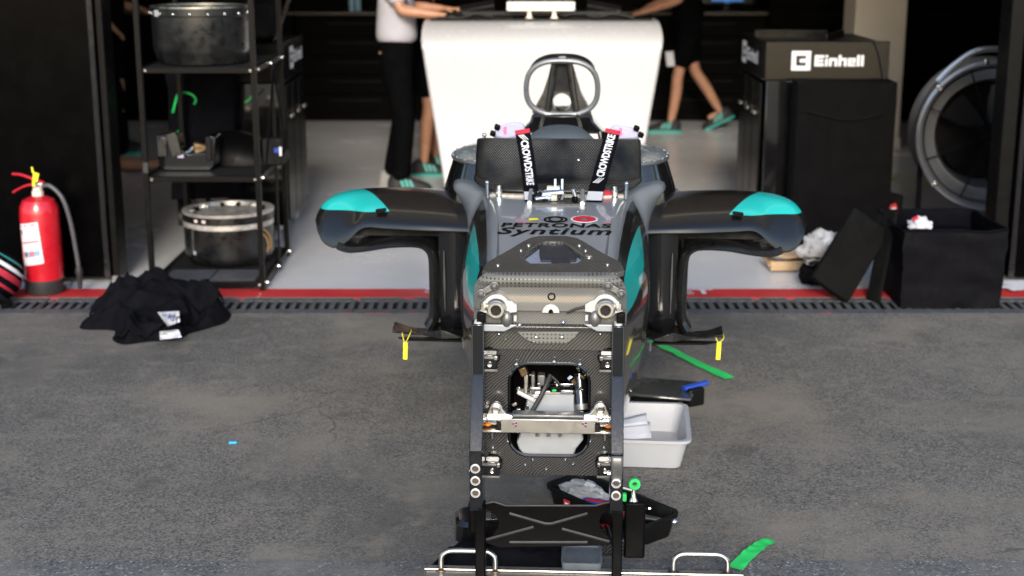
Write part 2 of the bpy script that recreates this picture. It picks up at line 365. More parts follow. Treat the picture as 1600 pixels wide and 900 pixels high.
def car_grey():
    m, nt, b = nm('car_paint'); co = ocoord(nt); sp = nd(nt, 'ShaderNodeSeparateXYZ'); nt.links.new(co, sp.inputs[0])
    n = noi(nt, co, 900, 2); c = mixc(nt, n, (.25, .27, .295), (.31, .332, .36))
    uv = nd(nt, 'ShaderNodeUVMap'); su = nd(nt, 'ShaderNodeSeparateXYZ'); nt.links.new(uv.outputs[0], su.inputs[0])
    # uv.x = distance round the section from the top edge (metres), uv.y = v
    blk = mth(nt, 'MAXIMUM', mth(nt, 'MULTIPLY', mth(nt, 'GREATER_THAN', su.outputs[0], .012), mth(nt, 'LESS_THAN', su.outputs[1], 1.04)), mth(nt, 'GREATER_THAN', su.outputs[1], 1.93))
    c2 = mixc(nt, blk, c, (.006, .006, .007))
    w0 = mth(nt, 'ADD', .050, mth(nt, 'MULTIPLY', mth(nt, 'POWER', mth(nt, 'ABSOLUTE', mth(nt, 'SUBTRACT', su.outputs[1], .38)), 2), .08))
    cy = mth(nt, 'MULTIPLY', mth(nt, 'GREATER_THAN', su.outputs[0], w0), mth(nt, 'LESS_THAN', su.outputs[0], mth(nt, 'SUBTRACT', .140, mth(nt, 'MULTIPLY', mth(nt, 'POWER', mth(nt, 'ABSOLUTE', mth(nt, 'SUBTRACT', su.outputs[1], .42)), 2), .30))))
    c3 = mixc(nt, mth(nt, 'MULTIPLY', cy, mth(nt, 'LESS_THAN', su.outputs[1], 1.02)), c2, (.010, .60, .55))
    nt.links.new(c3, b.inputs['Base Color']); b.inputs['Metallic'].default_value = .25; b.inputs['Roughness'].default_value = .30
    b.inputs['Coat Weight'].default_value = .8; b.inputs['Coat Roughness'].default_value = .04
    return m
M['car_paint'] = car_grey()
M['car_grey'] = mat('car_grey', (.34, .36, .385), .3, .25, coat=.8, var=.06, vs=200, rvar=.03)
def pod_mat():
    m, nt, b = nm('sidepod_paint'); co = ocoord(nt); sp = nd(nt, 'ShaderNodeSeparateXYZ'); nt.links.new(co, sp.inputs[0])
    au = mth(nt, 'ABSOLUTE', sp.outputs[0]); z = sp.outputs[2]; v = sp.outputs[1]
    n = noi(nt, co, 6, 4); c = mixc(nt, n, (.003, .003, .0034), (.006, .0057, .0054))
    # lower edge of the cyan field slopes down inboard, inner edge is a slanting cut
    e1 = mth(nt, 'GREATER_THAN', z, mth(nt, 'ADD', .772, mth(nt, 'MULTIPLY', mth(nt, 'SUBTRACT', au, .60), -.07)))
    e2 = mth(nt, 'GREATER_THAN', au, mth(nt, 'ADD', .595, mth(nt, 'MULTIPLY', mth(nt, 'SUBTRACT', v, 1.30), .5)))
    cyan = mth(nt, 'MULTIPLY', e1, e2)
    g = mth(nt, 'MULTIPLY', ramp(nt, mth(nt, 'SUBTRACT', mth(nt, 'ADD', v, 0), mth(nt, 'MULTIPLY', au, .95)), 1.0, 1.12), ramp(nt, z, .74, .76))
    c = mixc(nt, g, c, (.15, .16, .175)); c = mixc(nt, cyan, c, (.008, .44, .40))
    nt.links.new(c, b.inputs['Base Color']); b.inputs['Roughness'].default_value = .28; b.inputs['Coat Weight'].default_value = .45; b.inputs['Coat Roughness'].default_value = .07
    return m
M['pod'] = pod_mat()
M['carbon'] = carbon('carbon_weave')
M['carbon_v'] = carbon('carbon_weave_top', axes=(0, 1), c1=(.03, .03, .028), c2=(.09, .088, .078), rough=.34)
M['carbon_lo'] = carbon('carbon_weave_streaked', .0022, (.010, .010, .011), (.040, .040, .043), .34, .3, warp=.05)
M['carbon_face'] = carbon('carbon_weave_grey', .002, (.090, .090, .086), (.128, .127, .121), .34, .4)
M['carbon_mid'] = carbon('carbon_weave_olive', .0026, (.028, .028, .025), (.058, .057, .050), .34, .3)
M['perforated'] = dots('perforated_carbon', .021, (.15, .148, .135), (.008, .008, .008), .4, .35)
M['dotted'] = dots('dotted_carbon', .0086, (.003, .003, .003), (.15, .145, .13), .38, .25, coat=.35, diag=True)
M['dry_carbon'] = mat('dry_carbon', (.007, .007, .007), .36, coat=.35, var=.5, vs=10, rvar=.15)

def text_geo(body, size=1, shear=0, off=0, space=1.0, res=3):
    cu = bpy.data.curves.new('lettering', 'FONT'); cu.body = body; cu.size = size; cu.shear = shear; cu.offset = off; cu.space_character = space
    cu.align_x = 'CENTER'; cu.align_y = 'CENTER'; cu.resolution_u = res
    o = bpy.data.objects.new('lettering', cu); COL.objects.link(o)
    dg = bpy.context.evaluated_depsgraph_get(); me = bpy.data.meshes.new_from_object(o.evaluated_get(dg))
    vs = [v.co.copy() for v in me.vertices]; fs = [tuple(p.vertices) for p in me.polygons]
    bpy.data.objects.remove(o); bpy.data.curves.remove(cu); bpy.data.meshes.remove(me)
    return vs, fs
def lettering(name, body, size, fn, matr, parent, sx=1, **k):
    vs, fs = text_geo(body, size, **k)
    return MB().add([fn(p.x * sx, p.y) for p in vs], fs).build(name, matr, parent, smooth=0, fix=False)


# ================================================================== THE SETTING
DR0, DR1, RL1 = 6.43, 6.72, 6.89
def sheet(name, x0, x1, y0, y1, z, m, nx=1, ny=1, jag=0):
    b = MB(); b.grid(lambda a, c: (x0 + (x1 - x0) * a, y0 + (y1 - y0) * c + (jag * noise.noise(Vector((a * 90, c, 3))) if c > .99 else 0), z), nx, ny)
    return tag(b.build(name, m, None, 0), kind='structure')
g = MB(); g.grid(lambda a, c: (-400 + 800 * a, -400 + (400 + DR0) * c, 0), 1, 1)
g.grid(lambda a, c: (-400 + 394 * a, DR0 + 200 * c, 0), 1, 1); g.grid(lambda a, c: (6 + 394 * a, DR0 + 200 * c, 0), 1, 1)
tag(g.build('ground', M['asphalt'], None, 0), kind='structure')
sheet('road_strip', -60, 60, 2.2, 3.70, .004, M['asphalt_coarse'], 400, 1, .012)
sheet('garage_floor', -6, 6, DR1, 15, -.0005, M['floor'])
rl = sheet('painted_line', -6, 6, DR1, RL1, .0035, M['red_line'])
def flat(px, py, s, z=.007):
    c = G(px, py, 0); return lambda x, y: (c.x + x, c.y + y * s, z)
lettering('line_lettering', 'S', .16, flat(677, 456, .9), M['print_white'], rl, sx=1.2, off=.004)
lettering('line_lettering', 'ET', .15, flat(1086, 458, .9), M['print_white'], rl, sx=1.1, off=.003)
rg = MB(); c0 = G(1423, 283, .004)
rg.frame([(math.cos(a / 32 * 6.283), math.sin(a / 32 * 6.283)) for a in range(32)], [(.84 * math.cos(a / 32 * 6.283), .84 * math.sin(a / 32 * 6.283)) for a in range(32)],
         lambda x, y: (c0.x + x * .11, c0.y + y * .30, .002), lambda x, y: (c0.x + x * .11, c0.y + y * .30, .0035))
tag(rg.build('floor_ring', mat('lime_paint', (.30, .36, .03), .5), None), 'lime green ring painted on the garage floor by the fan', 'floor marking')

dg_ = thing('drain_grate', 'dark iron slotted drain grate running along the garage entrance', 'drain', (0, DR0, 0))
b = MB(); b.box((0, .0425, -.0045), (12, .085, .005)); b.build('rail', M['drain_iron'], dg_, bevel=.002); b = MB(); b.box((0, .261, -.0045), (12, .058, .005)); b.build('rail', M['drain_iron'], dg_, bevel=.002)
b = MB(); b.box((0, .1585, -.16), (12, .20, .008)); b.box((0, .075, -.085), (12, .016, .15)); b.box((0, .242, -.085), (12, .016, .15)); b.build('channel', M['drain_pit'], dg_)  # near-black walls put the shade inside the slots into the colour
bar0 = None
for i in range(118):
    x = -2.72 + i * .0465
    if bar0 is None: bar0 = MB().box((0, 0, 0), (.0235, .1475, .006)).build('bar', M['drain_iron'], dg_, bevel=.002, seg=1); o = bar0
    else: o = bar0.copy(); COL.objects.link(o); o.parent = dg_
    o.location = (x, .1585, -.0055)
for i in range(24):
    MB().box((-5.75 + i * .5, .145, -.0035), (.004, .286, .005)).build('joint', M['drain_pit'], dg_)
for k, (px, w_) in enumerate(((640, .05), (1178, .04), (1232, .04), (90, .04), (1390, .05), (560, .03), (380, .035), (1480, .04))):
    MB().box((G(px, 463).x, .282 - .006 * (k % 2), -.0015), (w_, .018, .003)).build('paint_patch', M['red_line'], dg_)
for k, (px, w_) in enumerate(((540, .06), (590, .12), (645, .05), (300, .08), (1290, .05))):
    MB().box((G(px, 488).x, .004, -.0012), (w_, .008, .003)).build('paint_patch', M['red_line'], dg_)

# --- garage shell
def wallbox(name, x0, x1, y0, y1, z0, z1, m, label, bevel=.004):
    o = MB().box(((x0 + x1) / 2, (y0 + y1) / 2, (z0 + z1) / 2), (x1 - x0, y1 - y0, z1 - z0)).build(name, m, None, bevel=bevel)
    return tag(o, label, 'wall')
LX, RX = -2.058, 2.44
lw = thing('entrance_wall', 'glossy black entrance panel behind the red fire extinguisher', 'wall', (LX, 7.02, 0))
MB().box((-2.0, .06, 1.53), (4.0, .10, 3.0)).build('panel', M['panel_black'], lw, bevel=.004)
MB().box((.012, .05, 1.53), (.030, .14, 3.0)).build('frame_profile', M['gloss_black'], lw, bevel=.004)
MB().box((.048, .09, 1.53), (.034, .16, 3.0)).build('frame_profile', M['black_metal'], lw, bevel=.004)
MB().box((.055, .02, .02), (.05, .05, .04)).build('foot_bracket', M['grey_alloy'], lw, bevel=.003)
rw = thing('entrance_wall', 'glossy black entrance panel beside the black fabric bin', 'wall', (RX, 7.02, 0))
MB().box((2.11, .06, 1.53), (4.0, .10, 3.0)).build('panel', M['panel_black'], rw, bevel=.004)
MB().box((.085, .05, 1.53), (.030, .14, 3.0)).build('frame_profile', M['gloss_black'], rw, bevel=.004)
MB().box((.025, .09, 1.53), (.075, .16, 3.0)).build('frame_profile', M['black_metal'], rw, bevel=.006)
wallbox('side_wall', -6.1, -5.9, 7.0, 15, 0, 3.0, M['cabinet_dark'], 'dark side wall inside the garage on the left')
wallbox('side_wall', 5.9, 6.1, 7.0, 15, 0, 3.0, M['cabinet_dark'], 'dark side wall inside the garage on the right')
bw = wallbox('back_wall', -6.1, 6.1, 14.3, 14.5, 0, 3.0, M['cabinet_dark'], 'dark back wall of the garage')
wallbox('garage_roof', -6.3, 6.3, 6.95, 15, 3.02, 3.3, M['ceiling'], 'garage ceiling slab above the open front')
wallbox('upper_facade', -30, 30, 6.9, 7.3, 3.31, 7.5, mat('facade_cladding', (.055, .056, .06), .5, var=.1, vs=2), 'pit building facade above the garage opening')
colm = thing('column', 'square beige painted column behind the right tool cabinet', 'column', ((P(1366, 120, 11.9)).x, 12.0, 0))
MB().box((0, 0, 1.5), (.42, .42, 3.0)).build('shaft', M['beige_wall'], colm, bevel=.01)
MB().box((0, 0, .05), (.44, .44, .1)).build('plinth', M['beige_wall'], colm, bevel=.005)

# --- dark cabinets along the back wall
names = ['far left dark cabinet below the beige shelf strip', 'dark cabinet behind the storage rack', 'dark cabinet behind the two blue bottles', 'dark cabinet hidden behind the white console',
         'dark cabinet behind the walking person in shorts', 'dark cabinet left of the beige column', 'dark drawer cabinet right of the beige column', 'dark drawer cabinet behind the drum fan']
for i, lab in enumerate(names):
    x0 = -4.3 + i * 1.12
    H = 1.0 if i < 6 else 1.9
    c = thing('back_cabinet', lab, 'cabinet', (x0 + .56, 13.65, 0), group='dark cabinets along the back wall')
    MB().box((0, .3, H / 2), (1.10, .58, H)).build('carcass', M['cabinet_dark'], c, bevel=.004)
    MB().box((0, .28, H + .015), (1.115, .62, .03)).build('worktop', mat('worktop%d' % i, (.03, .023, .016), .4), c, bevel=.004)
    n = 5 if i < 6 else 9
    for k in range(n):
        z = .08 + (H - .1) / n * (k + .5)
        d = MB().box((0, 0, z), (1.06, .025, (H - .1) / n - .015)).build('drawer', M['cabinet_dark'], c, bevel=.003)
        MB().box((0, -.018, z + .03), (.5, .012, .012)).build('handle', M['black_metal'], d)
sb = MB().box((-1.2, 13.9, 1.32), (7.0, .3, .05)).build('wall_shelf', M['beige_wall'], None, bevel=.004); tag(sb, 'long beige shelf strip on the dark back wall', 'shelf')
for i, px in enumerate((550, 560)):
    p = P(px, 28, 13.8); bt = thing('bottle', ['left', 'right'][i] + ' one of two clear blue bottles on the back cabinet', 'bottle', (p.x, 13.8, 1.03))
    MB().lathe([(0, 0), (.026, 0), (.028, .01), (.028, .13), (.012, .16), (.012, .175), (0, .175)], 14).build('body', mat('bottle_blue%d' % i, (.25, .45, .6), .15), bt)
    MB().lathe([(.014, .176), (.014, .195), (0, .195)], 12).build('cap', M['white_plastic'], bt)
p = P(1136, 4, 13.6)
sc = thing('monitor', 'monitor with a blue lit screen at the back of the garage', 'monitor', (p.x, 13.6, 1.03))
MB().box((0, .02, .22), (.5, .03, .3)).build('casing', M['plastic_black'], sc, bevel=.005)
MB().box((0, -.002, .22), (.46, .012, .26)).build('screen', M['glass_dark'], sc)
MB().box((0, -.010, .115), (.30, .003, .03)).build('screen_bar', M['screen_blue'], sc)
MB().box((0, -.010, .092), (.05, .003, .012)).build('screen_icon', M['screen_blue'], sc)
b = MB(); b.box((0, .05, .04), (.05, .03, .1)); b.box((0, .05, -.006 + .012), (.22, .16, .012)); b.build('stand', M['plastic_black'], sc)

# ================================================================== LEFT: extinguisher, rack, cabinet
ep = G(78, 452); ex = thing('fire_extinguisher', 'red fire extinguisher standing against the black entrance panel', 'fire extinguisher', (ep.x, 6.83, .004))
r = .094
MB().lathe([(0, .055), (r * .98, .055), (r, .065), (r, .40), (r * .96, .43), (r * .8, .462), (r * .45, .478), (r * .3, .482), (0, .482)], 40).build('cylinder', M['red_paint'], ex)
MB().lathe([(0, 0), (r * .98, 0), (r * 1.03, .008), (r * 1.03, .068), (r * 1.0, .072), (0, .072)], 40).build('base_ring', M['rubber'], ex)
MB().box((r + .02, 0, .045), (.04, .03, .018)).build('hose_clip', M['rubber'], ex, bevel=.003)
MB().lathe([(.028, .478), (.028, .50), (.022, .512), (.022, .522), (0, .522)], 20).build('collar', mat('collar_cream', (.55, .50, .42), .5), ex)
b = MB().box((.008, 0, .530), (.045, .03, .03)); b.build('valve', M['bright_metal'], ex, bevel=.004)
b = MB(); b.tube(crom([(.035, 0, .545), (-.02, 0, .565), (-.075, 0, .585), (-.115, 0, .588)], 5), [.012] * 16, 8, sq=.6); b.build('handle', M['red_paint'], ex)
b = MB(); b.tube(crom([(0, 0, .538), (-.05, 0, .532), (-.09, 0, .515), (-.12, 0, .497)], 5), [.010] * 16, 8, sq=.6); b.build('trigger', M['red_paint'], ex)
b = MB(); b.box((.002, -.02, .575), (.026, .003, .045), (0, R(15), 0)); b.box((-.01, -.02, .61), (.008, .003, .03), (0, R(-10), 0)); b.box((-.01, -.02, .545), (.012, .003, .03)); b.build('safety_tag', M['yellow'], ex)
b = MB(); b.tube(crom([(.03, -.01, .532), (.07, -.015, .53), (.125, -.02, .47), (.155, -.02, .35), (.172, -.02, .2), (.178, -.02, .13)], 6), .011, 10); b.build('hose', M['hose'], ex)
MB().lathe([(.010, .14), (.016, .125), (.020, .10), (.016, .09), (.013, .04), (.010, .02), (.0, .02)], 14, c=(.178, -.02, 0)).build('nozzle', M['rubber'], ex)
lb = MB()
def cyl(s, t, rr=r + .0015): 
    a = R(-142) + R(68) * s; zz = .155 + .205 * t - .02 * (1 - s) * 0
    a += R(-9) * (t - .5); return (rr * math.cos(a), rr * math.sin(a), zz + .018 * (s - .5))
lb.grid(cyl, 12, 6); lo_ = lb.build('label', M['paper'], ex)
def strip(s0, s1, t0, t1, m, nme='label_print'):
    MB().grid(lambda a, c: cyl(s0 + (s1 - s0) * a, t0 + (t1 - t0) * c, r + .0025), 6, 1).build(nme, m, lo_)
pr = mat('print_red', (.40, .05, .06), .6); pg_ = mat('print_grey', (.35, .35, .40), .6); pb = mat('print_blue', (.12, .30, .50), .6); po = mat('print_peach', (.72, .58, .50), .6)
strip(.05, .2, .93, .96, pr); strip(.3, .5, .93, .96, pr); strip(.65, .85, .93, .96, pr)
strip(.06, .16, .74, .86, M['print_black']); strip(.22, .9, .82, .85, po); strip(.22, .9, .77, .79, po); strip(.22, .9, .72, .74, pg_); strip(.1, .9, .66, .68, pg_); strip(.1, .9, .61, .63, po)
strip(.06, .94, .53, .565, pr); strip(.1, .9, .48, .495, pg_); strip(.1, .8, .43, .445, po); strip(.1, .9, .38, .39, pg_)
for k, m_ in enumerate((pr, M['print_black'], pb, pr, pr, pb, pb)): strip(.10 + k * .115, .10 + k * .115 + .09, .20, .33, m_)
strip(.6, .9, .08, .095, po); strip(.1, .5, .1, .115, po)

# bag at the left edge
bp = G(-6, 474); bag = thing('kit_bag', 'black kit bag with red and white bands at the left edge', 'bag', (bp.x, bp.y + .03, 0))
def bagf(rx, rz, z0, a0=0, a1=1):
    b = MB()
    b.grid(lambda a, t: ((rx * (math.sin(math.pi * (.02 + .96 * (a0 + (a1 - a0) * t))) ** .7) * math.cos(2 * math.pi * a)) * (1 + .04 * noise.noise(Vector((a * 6, t * 5, 1)))),
                         rx * 1.2 * (math.sin(math.pi * (.02 + .96 * (a0 + (a1 - a0) * t))) ** .7) * math.sin(2 * math.pi * a), z0 + rz * (1 - math.cos(math.pi * (.02 + .96 * (a0 + (a1 - a0) * t))))), 24, 10)
    b.move(lambda q: Vector((0, 0, .125)) + Euler((R(-25), R(32), 0)).to_matrix() @ (q - Vector((0, 0, .12)))); return b
bagf(.118, .12, .0).build('body', M['fabric_black'], bag)
bagf(.121, .12, .0, .65, .71).build('white_band', M['paper'], bag); bagf(.122, .12, 0, .52, .605).build('red_band', M['red_web'], bag); bagf(.121, .12, 0, .40, .44).build('red_piping', M['red_web'], bag)
bagf(.121, .12, 0, .80, .83).build('teal_band', M['teal'], bag)
b = MB(); b.tube(crom([(.02, -.13, .10), (.07, -.15, .06), (.10, -.12, .02), (.06, -.13, .01)], 5), .008, 6, sq=2.2); b.build('strap', M['fabric_black'], bag)
# white cable on the left frame
b = MB(); b.tube(crom([P(161, -60, 7.35), P(164, 30, 7.35), P(172, 80, 7.35), P(176, 120, 7.35), P(174, 147, 7.35)], 6), .008, 8)
tag(b.build('cable', mat('cable_white', (.55, .53, .5), .5), None), 'pale cable hanging beside the left door frame', 'cable')

# --- storage rack
rk = thing('storage_rack', 'black steel storage rack holding drums beside the entrance', 'rack', (-1.51, 6.86, 0))
X0, X1, D, T = -.272, .272, .80, .026
for (x, y) in ((X0, 0), (X1, 0), (X0, D), (X1, D)):
    MB().box((x, y, .85), (T, T, 1.7)).build('post', M['black_metal'], rk, bevel=.002)
MB().box((X0 + .002, -.0135, .62), (.024, .002, .05)).build('tape_patch', M['rubber'], rk)
shm = mat('shelf_sheet', (.008, .008, .0085), .5)
for z in (.035, .562, 1.088, 1.62):
    sh = MB().box((0, D / 2, z + .006), (X1 - X0 - T, D - .004, .012)).build('shelf', shm, rk)
    b = MB(); b.box((0, .001, z), (X1 - X0 - T, .024, .028)); b.build('shelf_edge', M['black_metal'], sh, bevel=.002)
    b = MB(); b.box((0, D - .002, z), (X1 - X0 - T, .024, .028)); b.build('shelf_edge', M['black_metal'], sh, bevel=.002)
    for x in (X0, X1): MB().box((x, D / 2, z), (.024, D - T, .028)).build('shelf_edge', M['black_metal'], sh, bevel=.002)
    for x in (X0 + .03, X1 - .012): MB().lathe([(.006, 0), (.006, -.005), (0, -.005)], 10, c=(x, -.0135, z), axis='y').build('bolt', M['bright_metal'], sh)
    for y in (.04, D * .5, D - .03): MB().lathe([(.008, 0), (.008, .008), (0, .008)], 10, c=(X1 + .014, y, z), axis='x').build('bolt', M['bright_metal'], sh)
b = MB(); b.box((0, .27, .0485), (.50, .006, .002)); b.box((0, .14, .0485), (.006, .26, .002)); b.build('floor_seam', M['matt_black'], rk)
MB().box((0, .14, .0475), (.46, .24, .003)).build('grey_mat', mat('mat_grey', (.06, .062, .07), .45), rk)
MB().box((X1 + .022, D * .5, .56), (.012, .012, 1.08)).build('brace_rod', M['black_metal'], rk)
b = MB(); b.tube([(X1 + .03, D * .5, 1.06), (X1 + .03, .06, .60)], .006, 6); b.build('brace_rod', M['black_metal'], rk)
b = MB(); b.tube([(X1 + .03, D * .5, 1.06), (X1 + .03, D - .06, .60)], .006, 6); b.build('brace_rod', M['black_metal'], rk)

def drum(name, label, loc, R_, H, lipm, low):
    t = thing(name, label, 'drum', loc)
    MB().lathe([(0, .004), (R_ * .86, .002), (R_ * .90, .006), (R_ * .965, low), (R_, low + .02), (R_ * 1.0, H - .04), (R_ * 1.02, H - .035), (R_ * 1.02, H), (R_ * .97, H), (R_ * .96, H - .03), (R_ * .93, H - .05), (R_ * .9, .02), (0, .02)], 56).build('shell', M['drum_carbon'], t)
    return t
d1 = drum('brake_drum', 'black carbon drum with rivets on the top rack shelf', (-1.535, 7.13, 1.102), .238, .272, None, .055)
MB().lathe([(.236, .2725), (.244, .2735), (.244, .280), (.228, .280), (.228, .274)], 56).build('rim', M['steel'], d1)
for k in range(9):
    a = R(-170 + k * 20); c = (.2435 * math.cos(a), .2435 * math.sin(a), .247)
    MB().sphere(c, .0075, 10, 6).build('rivet', M['bright_metal'], d1)
MB().box((-.175, -.175, .25), (.03, .004, .03), (0, 0, R(-45))).build('sticker', M['white_plastic'], d1)
d2 = drum('brake_drum', 'black drum with a silver lip on the bottom rack shelf', (-1.492, 7.36, .05), .232, .262, None, .03)
MB().lathe([(.230, .195), (.2345, .197), (.2345, .222), (.230, .224)], 56).build('silver_band', M['drum_lip'], d2)
MB().lathe([(.2366, .262), (.238, .264), (.238, .276), (.205, .276), (.20, .255), (.17, .235), (.10, .23), (0, .23)], 56).build('lip', M['drum_lip'], d2)
for k in range(14):
    a = R(-175 + k * 26); MB().box((.19 * math.cos(a), .19 * math.sin(a), .262), (.03, .02, .02), (0, 0, a)).build('clip', M['black_metal'] if k % 3 else M['bright_metal'], d2, bevel=.003)
MB().box((-.155, -.175, .14), (.012, .004, .13), (0, 0, R(-42))).build('sticker', M['grey_alloy'], d2)
MB().box((-.145, -.188, .075), (.014, .004, .02), (0, 0, R(-38))).build('sticker', M['white_plastic'], d2)
MB().box((-.105, -.209, .243), (.07, .004, .016), (0, 0, R(-27))).build('sticker', mat('sticker_pink', (.6, .5, .5), .5), d2)
b = MB(); b.tube(crom([(.19, -.15, .21), (.225, -.09, .15), (.225, -.06, .08), (.19, -.09, .02)], 6), .004, 6); b.tube(crom([(.175, -.17, .20), (.215, -.115, .14), (.215, -.09, .07), (.175, -.115, .01)], 6), .004, 6); b.build('cord', M['amber_strap'], d2)

cs = thing('brake_duct', 'black brake duct casing with open scoop on the middle rack shelf', 'car part', (-1.615, 7.02, .577))
def scoop(x, s): return
b = MB(); ou = [(-.15, .175), (-.145, .02), (-.11, 0), (.11, 0), (.135, .03), (.145, .17), (.105, .175), (.09, .09), (.0, .085), (-.03, .11), (-.05, .185)]
b.prism(ou, lambda x, z: (x, 0, z), lambda x, z: (x, .14, z)); b.build('casing', M['gloss_black'], cs, bevel=.006)
MB().box((-.06, -.006, .13), (.055, .012, .12), (0, R(-14), 0)).build('scoop', M['drum_carbon'], cs, bevel=.005)
MB().box((-.12, -.004, .12), (.05, .01, .10)).build('scoop', M['drum_carbon'], cs, bevel=.005)
MB().box((.11, -.005, .11), (.03, .01, .12)).build('scoop', M['plastic_black'], cs, bevel=.005)
b = MB(); b.box((-.03, -.007, .075), (.03, .006, .016)); b.build('sticker', mat('sticker_violet', (.35, .3, .42), .5), cs)
b = MB(); b.tube([(0, -.003, .09), (.02, -.012, .10), (.035, -.008, .12)], .007, 8); b.build('fitting', M['bright_metal'], cs)
# nose-like cover behind it
nc = thing('body_cover', 'long curved black body cover lying on the middle rack shelf', 'car part', (-1.40, 7.28, .577))
b = MB(); rings = []
for i in range(13):
    t = i / 12; x = -.25 + .48 * t; hh = .06 + .10 * math.sin(math.pi * min(1, t * 1.05) ** .8); ww = .12 + .05 * math.sin(math.pi * t)
    rings.append([(x, .05 + ww * math.cos(R(a)), hh * max(0, math.sin(R(a))) + .002) for a in range(0, 181, 15)])
b.loft(rings, closed=True); b.build('shell', M['satin_black'], nc)
MB().box((-.19, -.06, .085), (.08, .05, .05), (0, R(15), R(10))).build('duct_mouth', M['brass'], nc, bevel=.01)
MB().box((.205, -.105, .08), (.025, .004, .025)).build('blue_sticker', M['blue'], nc); MB().box((.225, -.105, .075), (.012, .004, .045)).build('white_sticker', M['print_white'], nc)
MB().box((.18, -.085, .07), (.10, .03, .14)).build('end_block', M['plastic_black'], nc, bevel=.008)

# --- Einhell-branded tool cabinets
def einhell(parent, fn, h):                          # block lettering as strokes; fn maps (x, y) with cap height 1
    strokes = {'sq': [(0, 0, 1.75, .42), (0, 1.33, 1.75, 1.75), (0, .42, .42, 1.33), (1.33, .42, 1.75, 1.33), (.75, .72, 1.33, 1.05)]}
    b = MB()
    def rc(x0, y0, x1, y1): b.add([fn(x0 * h, y0 * h), fn(x1 * h, y0 * h), fn(x1 * h, y1 * h), fn(x0 * h, y1 * h)], [(0, 1, 2, 3)])
    for q in strokes['sq']: rc(*q)
    x = 2.1; o = .375
    def L(q, wd):
        nonlocal x
        for (a, c, d, e) in q: rc(x + a, o + c, x + d, o + e)
        x += wd
    E = [(0, 0, .28, 1), (.28, 0, .85, .27), (.28, .38, .8, .62), (.28, .73, .85, 1)]
    e = [(0, 0, .26, .74), (.26, 0, .72, .2), (.26, .29, .72, .46), (.26, .56, .72, .74), (.5, .46, .72, .56)]
    n = [(0, 0, .26, .74), (.26, .5, .5, .74), (.5, 0, .76, .74)]; hh = [(0, 0, .26, 1), (.26, .5, .5, .74), (.5, 0, .76, .74)]
    L(E, .95); L([(0, 0, .26, .66), (0, .78, .26, 1)], .36); L(n, .86); L(hh, .86); L(e, .82); L([(0, 0, .26, 1)], .36); L([(0, 0, .26, 1)], .3)
    return b.build('lettering', M['print_white'], parent, smooth=0, fix=False)
def cabinet(name, label, loc, W, Dp, side, H=1.138, fm='panel_gloss'):
    t = thing(name, label, 'tool cabinet', loc)      # origin: front-left corner, body extends +x, +y
    zb, zl = .11, H - .215
    MB().box((W / 2, Dp / 2, (zb + zl) / 2), (W - .03, Dp - .03, zl - zb - .004)).build('carcass', M['gloss_black'], t, bevel=.006)
    fa = MB(); fa.box((W / 2, .006, (zl + H) / 2), (W, .012, H - zl), (R(-3), 0, 0)); fr = fa.build('front_fascia', M[fm], t, bevel=.004)
    sx = 0 if side < 0 else W
    sf = MB().box((sx + .006 * (1 if side < 0 else -1), Dp / 2, (zl + H) / 2), (.012, Dp - .03, H - zl)).build('side_fascia', M['panel_gloss'], t, bevel=.004)
    b = MB(); b.box((W / 2, Dp / 2, H - .02), (W - .03, Dp - .03, .02)); b.build('top_tray', M['plastic_black'], t, bevel=.004)
    b = MB(); b.box((W * .33, Dp * .55, H + .012), (W * .62, .02, .05)); b.box((W * .66, Dp * .4, H + .010), (.02, Dp * .5, .045), (0, 0, R(-25))); b.build('top_rail', M['panel_gloss'], t, bevel=.004)
    for k in range(3):
        yy = .06 + (Dp - .12) / 3 * (k + .5)
        d = MB().box((sx + (-.0085 if side < 0 else .0085) * -1 + (-.012 if side < 0 else .012), yy, (zb + zl) / 2), (.012, (Dp - .14) / 3 - .012, zl - zb - .05)).build('side_panel', M['panel_gloss'], t, bevel=.003)
        MB().box((sx + (-.022 if side < 0 else .022), yy, zl - .2), (.012, .10, .02)).build('handle', M['steel'], d, bevel=.003)
    for cx in (.07, W - .07):
        for cy_ in (.08, Dp - .08):
            cst = MB().box((cx, cy_, .092), (.05, .04, .03)).build('castor', M['bright_metal'], t, bevel=.004)
            MB().lathe([(0, -.014), (.028, -.014), (.034, -.009), (.034, .009), (.028, .014), (0, .014)], 18, c=(cx, cy_, .036), axis='x').build('castor_wheel', M['white_plastic'], cst)
    return t, fr, sf, zl
M['panel_gloss'] = mat('panel_gloss', (.0035, .0033, .0031), .22, spec=.14, coat=.0, var=.15, rvar=.06)
rc_ = P(1197, 65, 8.1)
t, fr, sf, zl = cabinet('tool_cabinet', 'black tool cabinet with white lettering next to the beige column', (rc_.x, 8.1, 0), .70, .88, -1)
einhell(fr, lambda x, y: (.145 + x, -.0085 - (.045 + y - .107) * math.tan(R(3)) * -0 - .006, zl + .055 + y), .062)
einhell(sf, lambda x, y: (-.0025, .80 - x * 1.15, zl + .04 + y), .075)
b = MB(); b.tube(crom([(.60, -.02, 1.15), (.63, -.025, 1.10), (.655, -.022, 1.0), (.67, -.02, .93)], 6), .004, 6); b.build('cable', M['rubber'], t)
t2, fr2, sf2, zl2 = cabinet('tool_cabinet', 'black tool cabinet with white lettering behind the storage rack', (-1.275 - .64, 7.93, 0), .64, .86, 1, fm='satin_black')
einhell(sf2, lambda x, y: (.6425, .30 + x * 1.0, zl2 + .05 + y), .072)
b = MB(); b.box((.3, .3, 1.26), (.55, .45, .2)); b.build('top_case', M['matt_black'], t2, bevel=.02)
b = MB(); b.tube([(.60, .05, 1.15), (.62, .55, 1.38)], .012, 8); b.build('prop_rod', M['steel'], t2)
